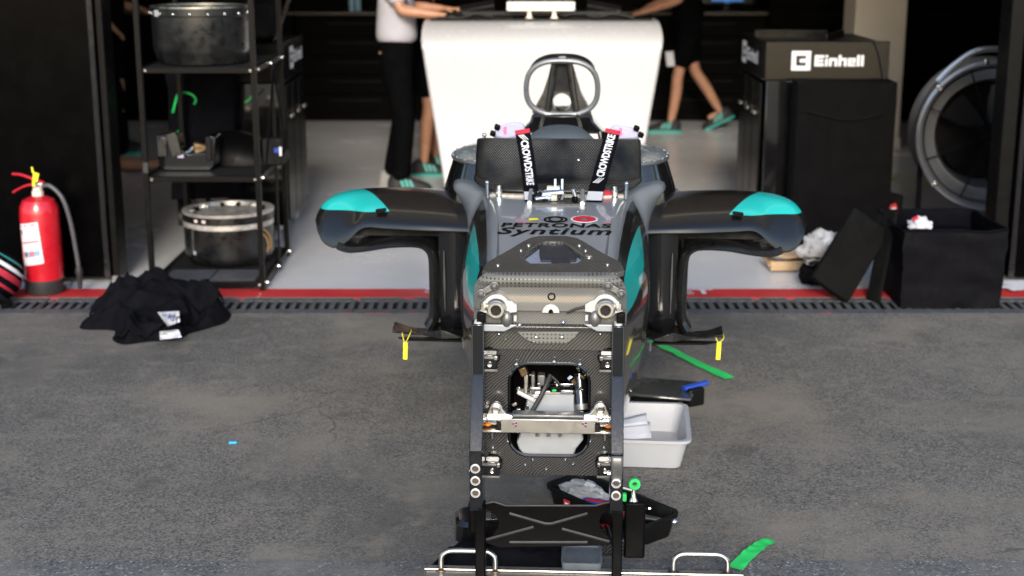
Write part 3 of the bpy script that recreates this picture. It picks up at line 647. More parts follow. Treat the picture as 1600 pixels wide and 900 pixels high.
# soft covers hanging in front of the cabinets
def cushion(name, label, x0, x1, y0, y1, z0, z1, m, amp=.012, bulge=.03):
    b = MB(); cx, cy_, cz = (x0 + x1) / 2, (y0 + y1) / 2, (z0 + z1) / 2
    bm = bmesh.new(); bmesh.ops.create_cube(bm, size=1); bmesh.ops.subdivide_edges(bm, edges=bm.edges, cuts=14, use_grid_fill=True)
    vs = []
    for v in bm.verts:
        q = v.co.copy(); e = 1 - .5 * (max(0, abs(q.x) * 2 - .82) ** 2 + max(0, abs(q.z) * 2 - .86) ** 2)
        x = cx + q.x * (x1 - x0); z = cz + q.z * (z1 - z0); y = cy_ + q.y * (y1 - y0) * e
        if q.y < 0: y -= bulge * (1 - (2 * q.x) ** 2) * (1 - (2 * q.z) ** 4)
        nn = noise.noise(Vector((x * 3, y * 3, z * 5))) + .4 * noise.noise(Vector((x * 8, y * 8, z * 14)))
        vs.append((x + amp * .5 * nn, y + amp * nn, z + amp * .4 * nn))
    bm.verts.index_update(); fs = [tuple(v.index for v in f.verts) for f in bm.faces]; bm.free()
    o = b.add(vs, fs).build(name, m, None, 50); return tag(o, label, 'cover') if label else o
cv = cushion('padded_cover', 'tall black padded cover leaning on the right tool cabinet', P(1241, 200, 7.9).x, P(1394, 200, 7.9).x, 7.84, 8.04, .03, P(1300, 127, 7.9).z, M['pad_black'])
b = MB(); xa, xb = P(1262, 160, 7.8).x, P(1385, 160, 7.8).x
b.tube(crom([(xa, 7.815, .78), ((xa + xb) / 2, 7.795, .735), (xb, 7.815, .765)], 8), .004, 6); b.build('seam', M['matt_black'], cv)
hcv = cushion('hanging_cover', 'black soft cover hanging in front of the rack-side tool cabinet', -1.88, -1.52, 7.78, 7.88, .30, 1.0, M['fabric_black'], .02)
b = MB(); b.tube(crom([P(270, 176, 7.75), P(274, 160, 7.75), P(279, 146, 7.75), P(291, 145, 7.75), P(301, 149, 7.75), P(306, 157, 7.75), P(303, 163, 7.75)], 5), .006, 6)
b.build('green_cord', M['green_tape'], hcv)
b = MB(); b.tube(crom([P(383, 160, 7.75), P(389, 156, 7.75), P(393, 150, 7.75)], 5), .006, 6)
b.build('green_cord', M['green_tape'], hcv)

# ================================================================== RIGHT: bin, boards, bag, cardboard, fan
bn = thing('fabric_bin', 'large open black fabric storage bin by the right entrance panel', 'bin', (2.075, 6.52, 0))
W_, D_, H_ = .475, .50, .385
def binf(inner):
    b = MB(); k = .012 if inner else 0
    o = [(-W_ / 2 + k, k), (W_ / 2 - k, k), (W_ / 2 - k, D_ - k), (-W_ / 2 + k, D_ - k)]
    per = []
    for i in range(4):
        a, c = o[i], o[(i + 1) % 4]
        for s in range(12): per.append((a[0] + (c[0] - a[0]) * s / 12, a[1] + (c[1] - a[1]) * s / 12))
    rings = []
    for j in range(13):
        z = (.01 if inner else 0) + (H_ - (.01 if inner else 0)) * j / 12; rg_ = []
        for (x, y) in per:
            n_ = .016 * noise.noise(Vector((x * 7, y * 7, z * 9 + x * 5))) + .011 * noise.noise(Vector((x * 16 + z * 9, y * 14, z * 22)))
            nx = n_ * (1 if abs(abs(x) - W_ / 2) < .03 else .2); ny = n_ * (1 if abs(y - D_ / 2) > .2 else .2)
            f = 1 + .02 * j / 12; sl = (j / 12) ** 3 * (.022 * noise.noise(Vector((x * 6, y * 6, 3.7))) - .010); rg_.append((x * f + nx, y + ny, z + sl))
        rings.append(rg_)
    b.loft(rings, caps=False); n = len(per); b.f.append(tuple(range(n))); return b
binf(False).build('outer', M['bin_fabric'], bn, 60); binf(True).build('lining', M['fabric_black'], bn, 60)
rp = []
for (xa_, ya_, xb_, yb_) in ((-1, 0, 1, 0), (1, 0, 1, 1), (1, 1, -1, 1), (-1, 1, -1, 0)):
    for k in range(10):
        x_, y_ = (xa_ + (xb_ - xa_) * k / 10) * W_ / 2 * 1.02, (ya_ + (yb_ - ya_) * k / 10) * D_
        rp.append((x_, y_, H_ + .022 * noise.noise(Vector((x_ / 1.02 * 6, y_ * 6, 3.7))) - .010))
b = MB(); b.tube(rp, .007, 6, closed=True); b.build('rim', M['fabric_black'], bn)
MB().box((-.02, D_ * .5, .30), (W_ * .86, D_ * .8, .02)).build('flap', M['bin_fabric'], bn, bevel=.005)
def crumple(name, label, cat, c, rad, m, seed, parent=None, amp=.35):
    b = MB()
    def fn(a, t):
        d = Vector((math.sin(math.pi * t) * math.cos(2 * math.pi * a), math.sin(math.pi * t) * math.sin(2 * math.pi * a), math.cos(math.pi * t)))
        k = 1 + amp * noise.noise(d * 2.2 + Vector((seed, 0, 0))) + amp * .6 * noise.noise(d * 6 + Vector((0, seed, 0)))
        return (c[0] + d.x * rad[0] * k, c[1] + d.y * rad[1] * k, max(.004, c[2] + d.z * rad[2] * k))
    b.grid(fn, 30, 18); o = b.build(name, m, parent, 25)
    return tag(o, label, cat) if label else o
pw = P(1437, 346, 6.78); wr = crumple('plastic_wrapper', 'crumpled clear wrapper with red mark in the black bin', 'wrapper', (pw.x, pw.y, .345), (.055, .05, .042), M['paper'], 3.3)
MB().box((pw.x - .028, pw.y - .02, .386), (.03, .01, .016), (0, R(-25), 0)).build('red_mark', M['red_web'], wr)

def slab(name, label, cat, A, B, C_, th, m, group=None):           # three corners + thickness along the normal
    A, B, C_ = Vector(A), Vector(B), Vector(C_); Dn = A + (C_ - B); n = (B - A).cross(C_ - B).normalized()
    if n.y < 0: n = -n
    vs = [A, B, C_, Dn] + [q + n * th for q in (A, B, C_, Dn)]
    o = MB().add(vs, [(0, 1, 2, 3), (7, 6, 5, 4), (0, 4, 5, 1), (1, 5, 6, 2), (2, 6, 7, 3), (3, 7, 4, 0)]).build(name, m, None, bevel=.006)
    return tag(o, label, cat, group)
A = G(1326, 474); A.z = .004
slab('foam_board', 'thick black foam board propped up in front of the fabric bin', 'board', A, P(1270, 433, 6.62), P(1336, 323, 6.80), .045, M['foam_black'])
A2 = G(1372, 474); A2.z = .004
slab('foam_board', 'thin black board tucked between the thick foam board and the bin', 'board', A2, P(1352, 468, 6.70), P(1380, 326, 6.86), .018, M['foam_black'])
# flat cardboard and clear bag
p0 = G(1240, 424); cb = thing('cardboard_piece', 'folded brown cardboard piece lying under the clear bag', 'cardboard', (p0.x, p0.y + .06, .0))
def cbd(k, dz, rz, w_, h_):
    b = MB(); b.grid(lambda a, c: ((a - .5) * w_, (c - .5) * h_ + .01 * math.sin(9 * a + k), dz + .012 * noise.noise(Vector((a * 4 + k, c * 4, k))) + .02 * abs(a - .5)), 10, 6)
    b.move(lambda q: Matrix.Rotation(rz, 3, 'Z') @ q); return b
cbd(1, .028, .05, .28, .16).build('lower_flap', M['cardboard'], cb, solid=.012)
cbd(4, .075, -.12, .25, .13).build('upper_flap', M['cardboard'], cb, solid=.012)
b = MB(); b.box((-.03, -.085, .035), (.2, .012, .05), (0, 0, .08)); b.build('edge_flap', M['cardboard'], cb, bevel=.004)
pbg = P(1288, 375, 6.95); cbag = thing('clear_bag', 'crumpled clear plastic bag holding dark parts beside the foam board', 'bag', (pbg.x, pbg.y, 0))
crumple('film', None, None, (0, 0, .20), (.115, .08, .085), M['clear_film'], 9.1, cbag, .3)
crumple('contents', None, None, (-.02, 0.0, .18), (.08, .055, .06), M['plastic_black'], 2.1, cbag, .4)
crumple('contents', None, None, (.03, -.01, .22), (.035, .03, .03), M['paper'], 5.1, cbag, .5)
b = MB(); b.grid(lambda a, c: (-.08 + .17 * a, -.07 + .14 * c, .13 + .01 * math.sin(5 * a)), 6, 4); b.build('dark_sheet', M['plastic_black'], cbag, solid=.01)
# support under the bag: dark pouch
crumple('black_pouch', 'dark pouch on the floor beneath the clear bag', 'pouch', (pbg.x + .02, pbg.y + .05, .06), (.13, .08, .075), M['fabric_black'], 6.6, None, .2)
for i, (px, py, rz) in enumerate(((1585, 450, .2), (1578, 446, -.3), (1592, 455, .5))):
    q = G(px, py); b = MB(); b.grid(lambda a, c: ((a - .5) * .16, (c - .5) * .11, .006 + .006 * i + .006 * noise.noise(Vector((a * 5, c * 5, i * 3.0)))), 8, 6)
    b.move(lambda v: Matrix.Rotation(rz, 3, 'Z') @ v + Vector((q.x, q.y + .02, 0)))
    tag(b.build('paper_sheet', M['clear_paper'] if 'clear_paper' in M else M['paper'], None), ['lowest', 'middle', 'top'][i] + ' crumpled white sheet lying at the foot of the right panel', 'paper', 'loose sheets by the right panel')
q = P(1396, 303, 8.2); rb = thing('parts_box', 'small red and black box peeking out beside the padded cover', 'box', (q.x, 8.2, 0))
MB().box((0, .1, .12), (.10, .16, .24), (0, 0, .3)).build('body', M['matt_black'], rb, bevel=.01); MB().box((.0, .012, .15), (.07, .012, .07), (0, R(-20), .3)).build('red_label', M['tag_red'], rb); MB().box((.0, .004, .15), (.05, .006, .03), (0, R(-20), .3)).build('white_label', M['paper'], rb)

# drum fan
fp = P(1552, 212, 7.9); fan = thing('drum_fan', 'large silver drum fan on a black stand behind the right panel', 'fan', (fp.x, 7.9, 0), R(-5))
fz, fr_ = fp.z, .40
prof = [(fr_ - .008, .0), (fr_ + .008, -.012), (fr_ + .022, 0), (fr_ + .012, .02), (fr_ - .006, .05), (fr_ - .01, .12), (fr_ - .006, .24), (fr_ + .012, .26), (fr_ + .018, .275), (fr_, .285), (fr_ - .02, .27), (fr_ - .025, .05), (fr_ - .008, .0)]
MB().lathe(prof, 64, c=(0, 0, fz), axis='y').build('drum', M['silver_rim'], fan)
MB().lathe([(fr_ - .028, .03), (fr_ - .05, .06), (fr_ - .09, .075), (fr_ - .11, .14), (fr_ - .115, .26)], 64, c=(0, 0, fz), axis='y').build('inner_sleeve', M['silver_rim'], fan)
MB().lathe([(fr_ - .03, .27), (0, .27)], 48, c=(0, 0, fz), axis='y').build('back_plate', M['matt_black'], fan)
for k in range(8):
    a = R(22 + k * 45); b = MB(); b.tube([(0, .03, fz), ((fr_ - .01) * math.cos(a), .02, fz + (fr_ - .01) * math.sin(a))], .004, 6); b.build('grille_spoke', M['matt_black'], fan)
b = MB(); b.lathe([(0, .04), (.05, .04), (.055, .06), (.055, .2), (0, .2)], 20, c=(0, 0, fz), axis='y'); b.build('motor', M['black_metal'], fan)
for k in range(5):
    a0 = k * 2 * math.pi / 5; b = MB()
    b.grid(lambda s, t: ((.05 + .22 * s) * math.cos(a0 + (t - .5) * (.9 - .3 * s)), .12 + .05 * (t - .5), fz + (.05 + .22 * s) * math.sin(a0 + (t - .5) * (.9 - .3 * s))), 6, 4); b.build('blade', M['plastic_black'], fan)
for a in (R(140), R(222), R(100)):
    b = MB().box((fr_ * 1.03 * math.cos(a), -.006, fz + fr_ * 1.03 * math.sin(a)), (.035, .03, .02), (0, -a, 0)); b.build('clamp', M['bright_metal'], fan, bevel=.003)
b = MB(); b.tube(crom([(-.30, .12, fz + .29), (-.22, .10, fz + .38), (-.10, .10, fz + .46), (.06, .10, fz + .47)], 6), .018, 8); b.build('carry_handle', M['silver_rim'], fan)
b = MB(); b.tube([(-.36, .13, fz), (-.36, .13, .02)], .016, 8); b.tube([(.36, .13, fz), (.36, .13, .02)], .016, 8); b.tube([(-.36, -.15, .016), (-.36, .4, .016)], .014, 8); b.tube([(.36, -.15, .016), (.36, .4, .016)], .014, 8); b.tube([(-.36, .35, .016), (.36, .35, .016)], .014, 8)
b.tube([(-.36, .13, fz), (-.39, .13, fz)], .012, 8); b.build('stand', M['black_metal'], fan)

# ================================================================== CENTRE BACK: white console
M['console_white'] = mat('console_white', (.50, .50, .515), .25, coat=.3, var=.015, rvar=.04)
con = thing('console', 'white tapered workstation console standing behind the car', 'console', (.193, 9.2, 0))
prof = [(.02, .055, .625), (.25, .045, .655), (.55, .03, .70), (.85, .015, .745), (1.00, .0, .765), (1.025, .001, .770), (1.05, .008, .773), (1.075, .026, .775), (1.10, .056, .775), (1.125, .10, .774), (1.148, .155, .772), (1.165, .21, .770), (1.174, .26, .768), (1.176, .30, .768)]
rings = []
for (z, y, hw) in prof:
    rr = .012; rings.append([(hw - rr, y, z), (hw - .006, y + .006, z), (hw, y + rr, z), (hw, .62, z), (-hw, .62, z), (-hw, y + rr, z), (-hw + .006, y + .006, z), (-hw + rr, y, z)])
MB().loft(rings).build('body', M['console_white'], con, 40)
MB().box((0, .45, 1.184), (1.46, .30, .014)).build('worktop', M['plastic_black'], con, bevel=.004)
b = MB(); b.box((0, .3, .01), (1.1, .5, .02)); b.build('plinth', M['matt_black'], con)
mo = thing('monitor', 'white framed monitor on two legs centred on the console', 'monitor', (.190, 9.5, 1.191))
sx0 = P(792, 10, 9.5).x - .190; sx1 = P(898, 10, 9.5).x - .190; zt = P(840, 17, 9.5).z - 1.191
MB().box(((sx0 + sx1) / 2, .0, zt + .03), (sx1 - sx0, .05, .058)).build('lower_bezel', M['white_paint'], mo, bevel=.005)
MB().box(((sx0 + sx1) / 2, .01, zt + .23), (sx1 - sx0, .03, .33)).build('casing', M['plastic_black'], mo, bevel=.004)
for px in (827, 866):
    x = P(px, 25, 9.5).x - .190; MB().box((x, .02, zt / 2), (.028, .02, zt + .004)).build('leg', M['steel'], mo, bevel=.003)
    MB().box((x, .0, .005), (.05, .09, .01)).build('foot', M['steel'], mo, bevel=.002)
ms = thing('mouse', 'black computer mouse under the hand on the console', 'mouse', (P(706, 30, 9.58).x, 9.58, 1.191))
MB().sphere((0, 0, .004), (.055, .032, .030), 18, 10).build('shell', M['plastic_black'], ms); MB().box((.02, 0, .030), (.02, .006, .008)).build('wheel', M['rubber'], ms, bevel=.002)
def keyb(label, px, rz):
    k = thing('keyboard', label, 'keyboard', (P(px, 24, 9.56).x, 9.56, 1.191), rz)
    MB().box((0, 0, .012), (.34, .13, .018), (R(6), 0, 0)).build('case', M['plastic_black'], k, bevel=.003)
    b = MB()
    for i in range(14):
        for j in range(5): b.box((-.152 + i * .0234, -.05 + j * .025, .0255 + j * .0026), (.019, .02, .006))
    o = b.build('keys', M['rubber'], k); o['kind'] = 'stuff'
keyb('black keyboard on the left half of the console', 760, .15); keyb('black keyboard on the right half of the console', 930, -.12)
for i, (px, rz, lab) in enumerate(((745, -.1, 'tilted dark tablet left of the white monitor'), (945, .12, 'tilted dark tablet right of the white monitor'))):
    tb = thing('tablet', lab, 'tablet', (P(px, 20, 9.68).x, 9.70, 1.191), rz)
    MB().box((0, .02, .05), (.24, .012, .10), (R(-35), R(-10 if i == 0 else 10), 0)).build('case', M['plastic_black'], tb, bevel=.004); MB().box((0, .012, .055), (.23, .004, .006), (R(-35), R(-10 if i == 0 else 10), 0)).build('edge_strip', M['steel'], tb)
    MB().box((0, .05, .02), (.1, .05, .04)).build('stand', M['matt_black'], tb, bevel=.003)
for i, pts in enumerate((((672, 31), (690, 27), (720, 28), (742, 22), (770, 26)), ((880, 25), (905, 20), (930, 26), (960, 22), (990, 28)))):
    b = MB(); b.tube(crom([P(x, y, 9.45) for x, y in pts], 6), .006, 6); tag(b.build('cable', M['rubber'], None), ['black cable winding beside the mouse', 'black cable winding right of the monitor'][i], 'cable')

# ================================================================== PEOPLE
def skin(name, J, E, m, parent, sub=2, smooth=True):
    me = bpy.data.meshes.new(name); keys = list(J); me.from_pydata([J[k][0] for k in keys], [(keys.index(a), keys.index(c)) for a, c in E], [])
    o = bpy.data.objects.new(name, me); COL.objects.link(o)
    md = o.modifiers.new('skin', 'SKIN'); md.use_smooth_shade = True; md.branch_smoothing = .3
    for i, k in enumerate(keys):
        r_ = J[k][1]; sv = me.skin_vertices[0].data[i]; sv.radius = r_ if isinstance(r_, tuple) else (r_, r_); sv.use_root = (i == 0)
    sb_ = o.modifiers.new('sub', 'SUBSURF'); sb_.levels = sub; sb_.render_levels = sub
    bpy.context.view_layer.update(); dg = bpy.context.evaluated_depsgraph_get(); nm_ = bpy.data.meshes.new_from_object(o.evaluated_get(dg))
    bpy.data.objects.remove(o); bpy.data.meshes.remove(me)
    nm_.name = name; nm_.materials.clear(); nm_.materials.append(m)
    for p_ in nm_.polygons: p_.use_smooth = True; p_.material_index = 0
    o2 = bpy.data.objects.new(name, nm_); COL.objects.link(o2); o2.parent = parent; return o2
def shoe(parent, ank, pitch=0, yaw=0, sole=None, grey=False):
    """ank: ankle joint; toe points +x; pitch lifts the heel"""
    Mx = Matrix.Rotation(yaw, 3, 'Z') @ Matrix.Rotation(pitch, 3, 'Y'); o = Vector(ank)
    st = [(-.092, .030, .075), (-.075, .043, .112), (-.03, .050, .125), (.02, .051, .118), (.08, .053, .092), (.14, .053, .072), (.19, .042, .056), (.212, .02, .036)]
    def pt(q): return o + Mx @ (Vector(q) - Vector((0, 0, .085)))
    rings = []
    for (x, hw, h) in st: rings.append([pt((x, hw * math.cos(R(a)), .012 + (h - .012) * max(0, math.sin(R(a))) ** .8)) for a in range(0, 181, 18)])
    up = MB().loft(rings).build('shoe', M['shoe_grey'] if grey else M['shoe'], parent, 60)
    rings = []
    for (x, hw, h) in st: rings.append([pt((x * 1.04, s * (hw + .006), zz)) for (s, zz) in ((-1, .0), (1, .0), (1, .020), (-1, .020))])
    MB().loft(rings).build('sole', sole or M['teal'], up, 30)
    for k in range(3):
        for s in (-1, 1):
            b = MB(); x = .015 + k * .032
            b.add([pt((x, s * .0535, .034)), pt((x + .018, s * .0540, .034)), pt((x - .004, s * .040, .094 - k * .008)), pt((x - .022, s * .040, .098 - k * .008))], [(0, 1, 2, 3)]); b.build('stripe', M['teal'], up, 0, solid=.004)
    return up
def person(label, loc, rz, L, Rr, arms, lean=.02, hipz=.95, top='polo', short=True, sole=None, kneel=False, greyheel=False):
    """L, Rr: (knee, ankle) per leg in local coords, x forward, +y left; arms: (elbow, wrist) left, right"""
    t = thing('person', label, 'person', loc, rz)
    hz = hipz; sh = hz + .50; lx = lean
    J = {'pel': ((0, 0, hz), .07), 'wst': ((lx * .4, 0, hz + .17), .095), 'cst': ((lx * .8, 0, hz + .36), .11), 'ntop': ((lx, 0, hz + .50), (.08, .075)),
         'nek': ((lx + .015, 0, hz + .58), .055), 'hd1': ((lx + .03, 0, hz + .66), (.075, .085)), 'hd2': ((lx + .035, 0, hz + .76), (.078, .095)), 'hd3': ((lx + .03, 0, hz + .83), (.05, .06))}
    E = [('pel', 'wst'), ('wst', 'cst'), ('cst', 'ntop'), ('ntop', 'nek'), ('nek', 'hd1'), ('hd1', 'hd2'), ('hd2', 'hd3')]
    for s, nmx, lg, ar in ((1, 'l', L, arms[0]), (-1, 'r', Rr, arms[1])):
        kn, an = Vector(lg[0]), Vector(lg[1]); hp = Vector((0, s * .095, hz - .06))
        J[nmx + 'hp'] = (hp, .05); J[nmx + 'th'] = (hp.lerp(kn, .5), .06); J[nmx + 'kn'] = (kn, .054); J[nmx + 'cf'] = (kn.lerp(an, .35) + Vector((-.012, 0, 0)) * (0 if kneel else 1), .055); J[nmx + 'an'] = (an, .036)
        toe = Vector((.12, 0, -.055)) if not (kneel and s == -1) else Vector((-.12, 0, -.03))
        J[nmx + 'ft'] = (an + toe, .03)
        E += [('pel', nmx + 'hp'), (nmx + 'hp', nmx + 'th'), (nmx + 'th', nmx + 'kn'), (nmx + 'kn', nmx + 'cf'), (nmx + 'cf', nmx + 'an'), (nmx + 'an', nmx + 'ft')]
        so = Vector((lx, s * .19, hz + .44)); el, wr_ = Vector(ar[0]), Vector(ar[1]); d = (wr_ - el).normalized(); up = Vector((0, 0, 1)); sd_ = d.cross(up)
        sd_ = sd_.normalized() if sd_.length > .2 else Vector((0, 1, 0)); dn = sd_.cross(d).normalized()
        J[nmx + 'sh'] = (so, .055); J[nmx + 'ua'] = (so.lerp(el, .55), .050); J[nmx + 'el'] = (el, .040); J[nmx + 'fa'] = (el.lerp(wr_, .35), .042); J[nmx + 'wr'] = (wr_, (.027, .024))
        pm = wr_ + d * .05; J[nmx + 'pm'] = (pm, (.034, .018)); E += [('cst', nmx + 'sh'), (nmx + 'sh', nmx + 'ua'), (nmx + 'ua', nmx + 'el'), (nmx + 'el', nmx + 'fa'), (nmx + 'fa', nmx + 'wr'), (nmx + 'wr', nmx + 'pm')]
        for k, (off, ln) in enumerate(((-.030, .062), (-.010, .074), (.010, .070), (.030, .055))):
            f0 = wr_ + d * .085 + sd_ * off; f1 = f0 + d * ln * .5 + dn * .006; f2 = f1 + d * ln * .42 - dn * .018
            J[f'{nmx}f{k}a'] = (f0, .0095); J[f'{nmx}f{k}b'] = (f1, .0085); J[f'{nmx}f{k}c'] = (f2, .0075); E += [(nmx + 'pm', f'{nmx}f{k}a'), (f'{nmx}f{k}a', f'{nmx}f{k}b'), (f'{nmx}f{k}b', f'{nmx}f{k}c')]
        ts = -s; t0 = wr_ + d * .035 + sd_ * ts * .036 * -1; t1 = t0 + d * .035 + sd_ * ts * -.018 - dn * .008; t2 = t1 + d * .028 - dn * .006
        J[nmx + 't0'] = (t0, .011); J[nmx + 't1'] = (t1, .0095); J[nmx + 't2'] = (t2, .008); E += [(nmx + 'wr', nmx + 't0'), (nmx + 't0', nmx + 't1'), (nmx + 't1', nmx + 't2')]
    skin('body', J, E, M['skin'], t)
    # face and hair
    hx, hzz = lx + .035, hz + .74
    MB().sphere((hx - .018, 0, hzz + .045), (.098, .088, .085), 18, 10).build('hair', M['hair'], t)
    b = MB()
    for s in (-1, 1): b.sphere((hx + .078, s * .032, hzz + .01), .011, 10, 6)
    b.build('eyes', M['print_black'], t); MB().sphere((hx + .098, 0, hzz - .018), (.018, .013, .022), 10, 6).build('nose', M['skin'], t)
    MB().sphere((hx + .082, 0, hzz - .058), (.012, .024, .006), 10, 6).build('mouth', M['pink_print'], t)
    for s in (-1, 1): MB().sphere((hx - .005, s * .088, hzz - .005), (.02, .010, .03), 10, 6).build('ear', M['skin'], t)
    # shirt
    JS = {'z': ((lx * .1, 0, hz + .02), .150), 'a': ((lx * .2, 0, hz + .09), .158), 'b': ((lx * .4, 0, hz + .2), .158), 'c': ((lx * .8, 0, hz + .36), .16), 'd': ((lx, 0, hz + .49), (.10, .09))}
    ES = [('z', 'a'), ('a', 'b'), ('b', 'c'), ('c', 'd')]
    for s, nmx, ar in ((1, 'l', arms[0]), (-1, 'r', arms[1])):
        so = Vector((lx, s * .19, hz + .44)); el = Vector(ar[0])
        JS[nmx + '1'] = (so, .078); JS[nmx + '2'] = (so.lerp(el, .45), .070); JS[nmx + '3'] = (so.lerp(el, .80), .066); ES += [('c', nmx + '1'), (nmx + '1', nmx + '2'), (nmx + '2', nmx + '3')]
    skin('shirt', JS, ES, M[top], t)
    # trousers or shorts
    JT = {'o': ((0, 0, hz + .12), .138), 'p': ((0, 0, hz + .04), .150), 'q': ((0, 0, hz - .03), .15)}; ET = [('o', 'p'), ('p', 'q')]
    for s, nmx, lg in ((1, 'l', L), (-1, 'r', Rr)):
        kn, an = Vector(lg[0]), Vector(lg[1]); hp = Vector((0, s * .095, hz - .10))
        JT[nmx + '1'] = (hp, .112); JT[nmx + '2'] = (hp.lerp(kn, .5), .100); ET += [('q', nmx + '1'), (nmx + '1', nmx + '2')]
        if short: JT[nmx + '3'] = (hp.lerp(kn, .82), .094); ET += [(nmx + '2', nmx + '3')]
        else:
            JT[nmx + '3'] = (kn, .083); JT[nmx + '4'] = (kn.lerp(an, .5), .076); JT[nmx + '5'] = (an + Vector((-.004, 0, -.035)), .072); ET += [(nmx + '2', nmx + '3'), (nmx + '3', nmx + '4'), (nmx + '4', nmx + '5')]
    skin('shorts' if short else 'trousers', JT, ET, M['trouser'], t)
    return t
# man in white polo, working at the console
xa = (624 - 800) / 223.0
A_ = person('person in white polo shirt and black trousers with hand on console', (xa, 9.86, 0), 0, ((.03, .10, .50), (-.06, .11, .085)), ((.05, -.10, .50), (.02, -.10, .085)),
            (((.06, .26, 1.24), (.30, .20, 1.23)), ((.045, -.24, 1.235), (.29, -.26, 1.212))), .0, .97, 'polo', False)
shoe(A_, (.02, -.10, .085), 0, R(-4)); shoe(A_, (-.06, .11, .085), 0, R(3), grey=True, sole=M['shoe_grey'])
MB().box((-.105, -.118, .95), (.012, .01, .016)).build('belt_badge', M['brass'], A_)
xb = (664 - 800) / 209.6
B_ = person('person in dark shorts standing behind the white console', (xb, 10.5, 0), 0, ((.06, .14, .50), (.07, .26, .085)), ((.05, -.08, .50), (.0, -.08, .085)),
            (((.02, .26, 1.2), (.2, .22, 1.05)), ((.02, -.26, 1.2), (.2, -.22, 1.05))), .02, .95, 'trouser', True)
shoe(B_, (.0, -.08, .085)); shoe(B_, (.07, .26, .085))
xc = 1.585
C_ = person('person in black shorts with white patch walking behind the console', (xc, 12.95, 0), R(180), ((.10, .10, .50), (.15, .10, .085)), ((-.08, -.10, .53), (-.33, -.10, .15)),
            (((.12, .26, 1.18), (.40, .20, 1.08)), ((.10, -.26, 1.20), (.36, -.20, 1.09))), .04, .95, 'trouser', True)
C_.rotation_euler = (0, 0, R(180))
shoe(C_, (.15, .10, .085)); shoe(C_, (-.33, -.10, .15), R(26))
MB().box((.178, .17, .66), (.07, .012, .13), (0, R(8), R(-12))).build('white_patch', M['paper'], C_, bevel=.002)
D_p = person('person in dark clothes standing beyond the left door frame', ((174 - 800) / 192.0, 11.6, 0), 0, ((.04, .10, .50), (.02, .10, .085)), ((.06, -.10, .50), (.03, -.10, .085)),
             (((.05, .25, 1.18), (.26, .16, 1.14)), ((-.07, -.25, 1.22), (.10, -.24, 1.04))), .03, .95, 'trouser', True)
shoe(D_p, (.02, .10, .085)); shoe(D_p, (.03, -.10, .085))
E_p = person('kneeling person whose bare shin shows behind the rack', ((178 - 800) / 211.6, 10.45, 0), R(180), ((.38, .14, .47), (.36, .14, .085)), ((.02, -.12, .065), (-.37, -.12, .055)),
             (((.25, .24, .75), (.45, .2, .55)), ((.25, -.24, .75), (.45, -.2, .55))), .15, .46, 'trouser', True, kneel=True)
shoe(E_p, (.36, .14, .085)); shoe(E_p, (-.38, -.12, .085), R(60))

# ================================================================== THE CAR (stripped racing chassis)
car = thing('racing_car', 'grey and black racing car chassis without nose and wheels on a front stand', 'racing car', (CO.x, CO.y, 0), -CA)
# v, half width top, z top, half width waist, z waist, half width floor, z floor, rim inset, cockpit depth
SEC = [(.015, .170, .842, .196, .60, .180, .315, .14, 0), (.20, .178, .860, .228, .61, .195, .31, .14, 0), (.42, .191, .880, .262, .62, .22, .31, .15, 0), (.62, .206, .892, .288, .62, .245, .31, .16, 0), (.80, .220, .897, .300, .62, .27, .31, .17, 0),
       (.98, .238, .896, .305, .63, .30, .31, .19, 0), (1.08, .256, .890, .306, .64, .31, .31, .18, 0), (1.14, .290, .886, .308, .645, .315, .31, .20, .25), (1.30, .365, .880, .31, .655, .33, .31, .27, .35), (1.60, .40, .875, .36, .66, .34, .31, .28, .40), (1.90, .38, .89, .42, .66, .34, .31, .25, .35),
       (2.05, .26, .90, .36, .66, .33, .31, .2, .1), (2.12, .22, .91, .34, .66, .33, .31, .18, 0), (2.35, .18, .93, .30, .66, .32, .31, .15, 0), (2.6, .15, .92, .28, .66, .30, .31, .12, 0)]
def ctr_z(v):
    for a, c in zip(SEC, SEC[1:]):
        if a[0] <= v <= c[0]:
            t = (v - a[0]) / (c[0] - a[0]); return a[2] + (c[2] - a[2]) * t
    return SEC[0][2] if v < SEC[0][0] else SEC[-1][2]
def interp_sec(v):
    ts = [s[0] for s in SEC]
    i = max(j for j in range(len(ts)) if ts[j] <= v + 1e-9); i = min(i, len(SEC) - 2); a, c = SEC[i], SEC[i + 1]; t = (v - a[0]) / (c[0] - a[0])
    return [x + (y - x) * t for x, y in zip(a, c)]
tb = MB(); rings = []; uvr = []
vv = []
for a, c in zip(SEC, SEC[1:]):
    n = max(2, int((c[0] - a[0]) / .03)); vv += [a[0] + (c[0] - a[0]) * k / n for k in range(n)]
vv.append(SEC[-1][0])
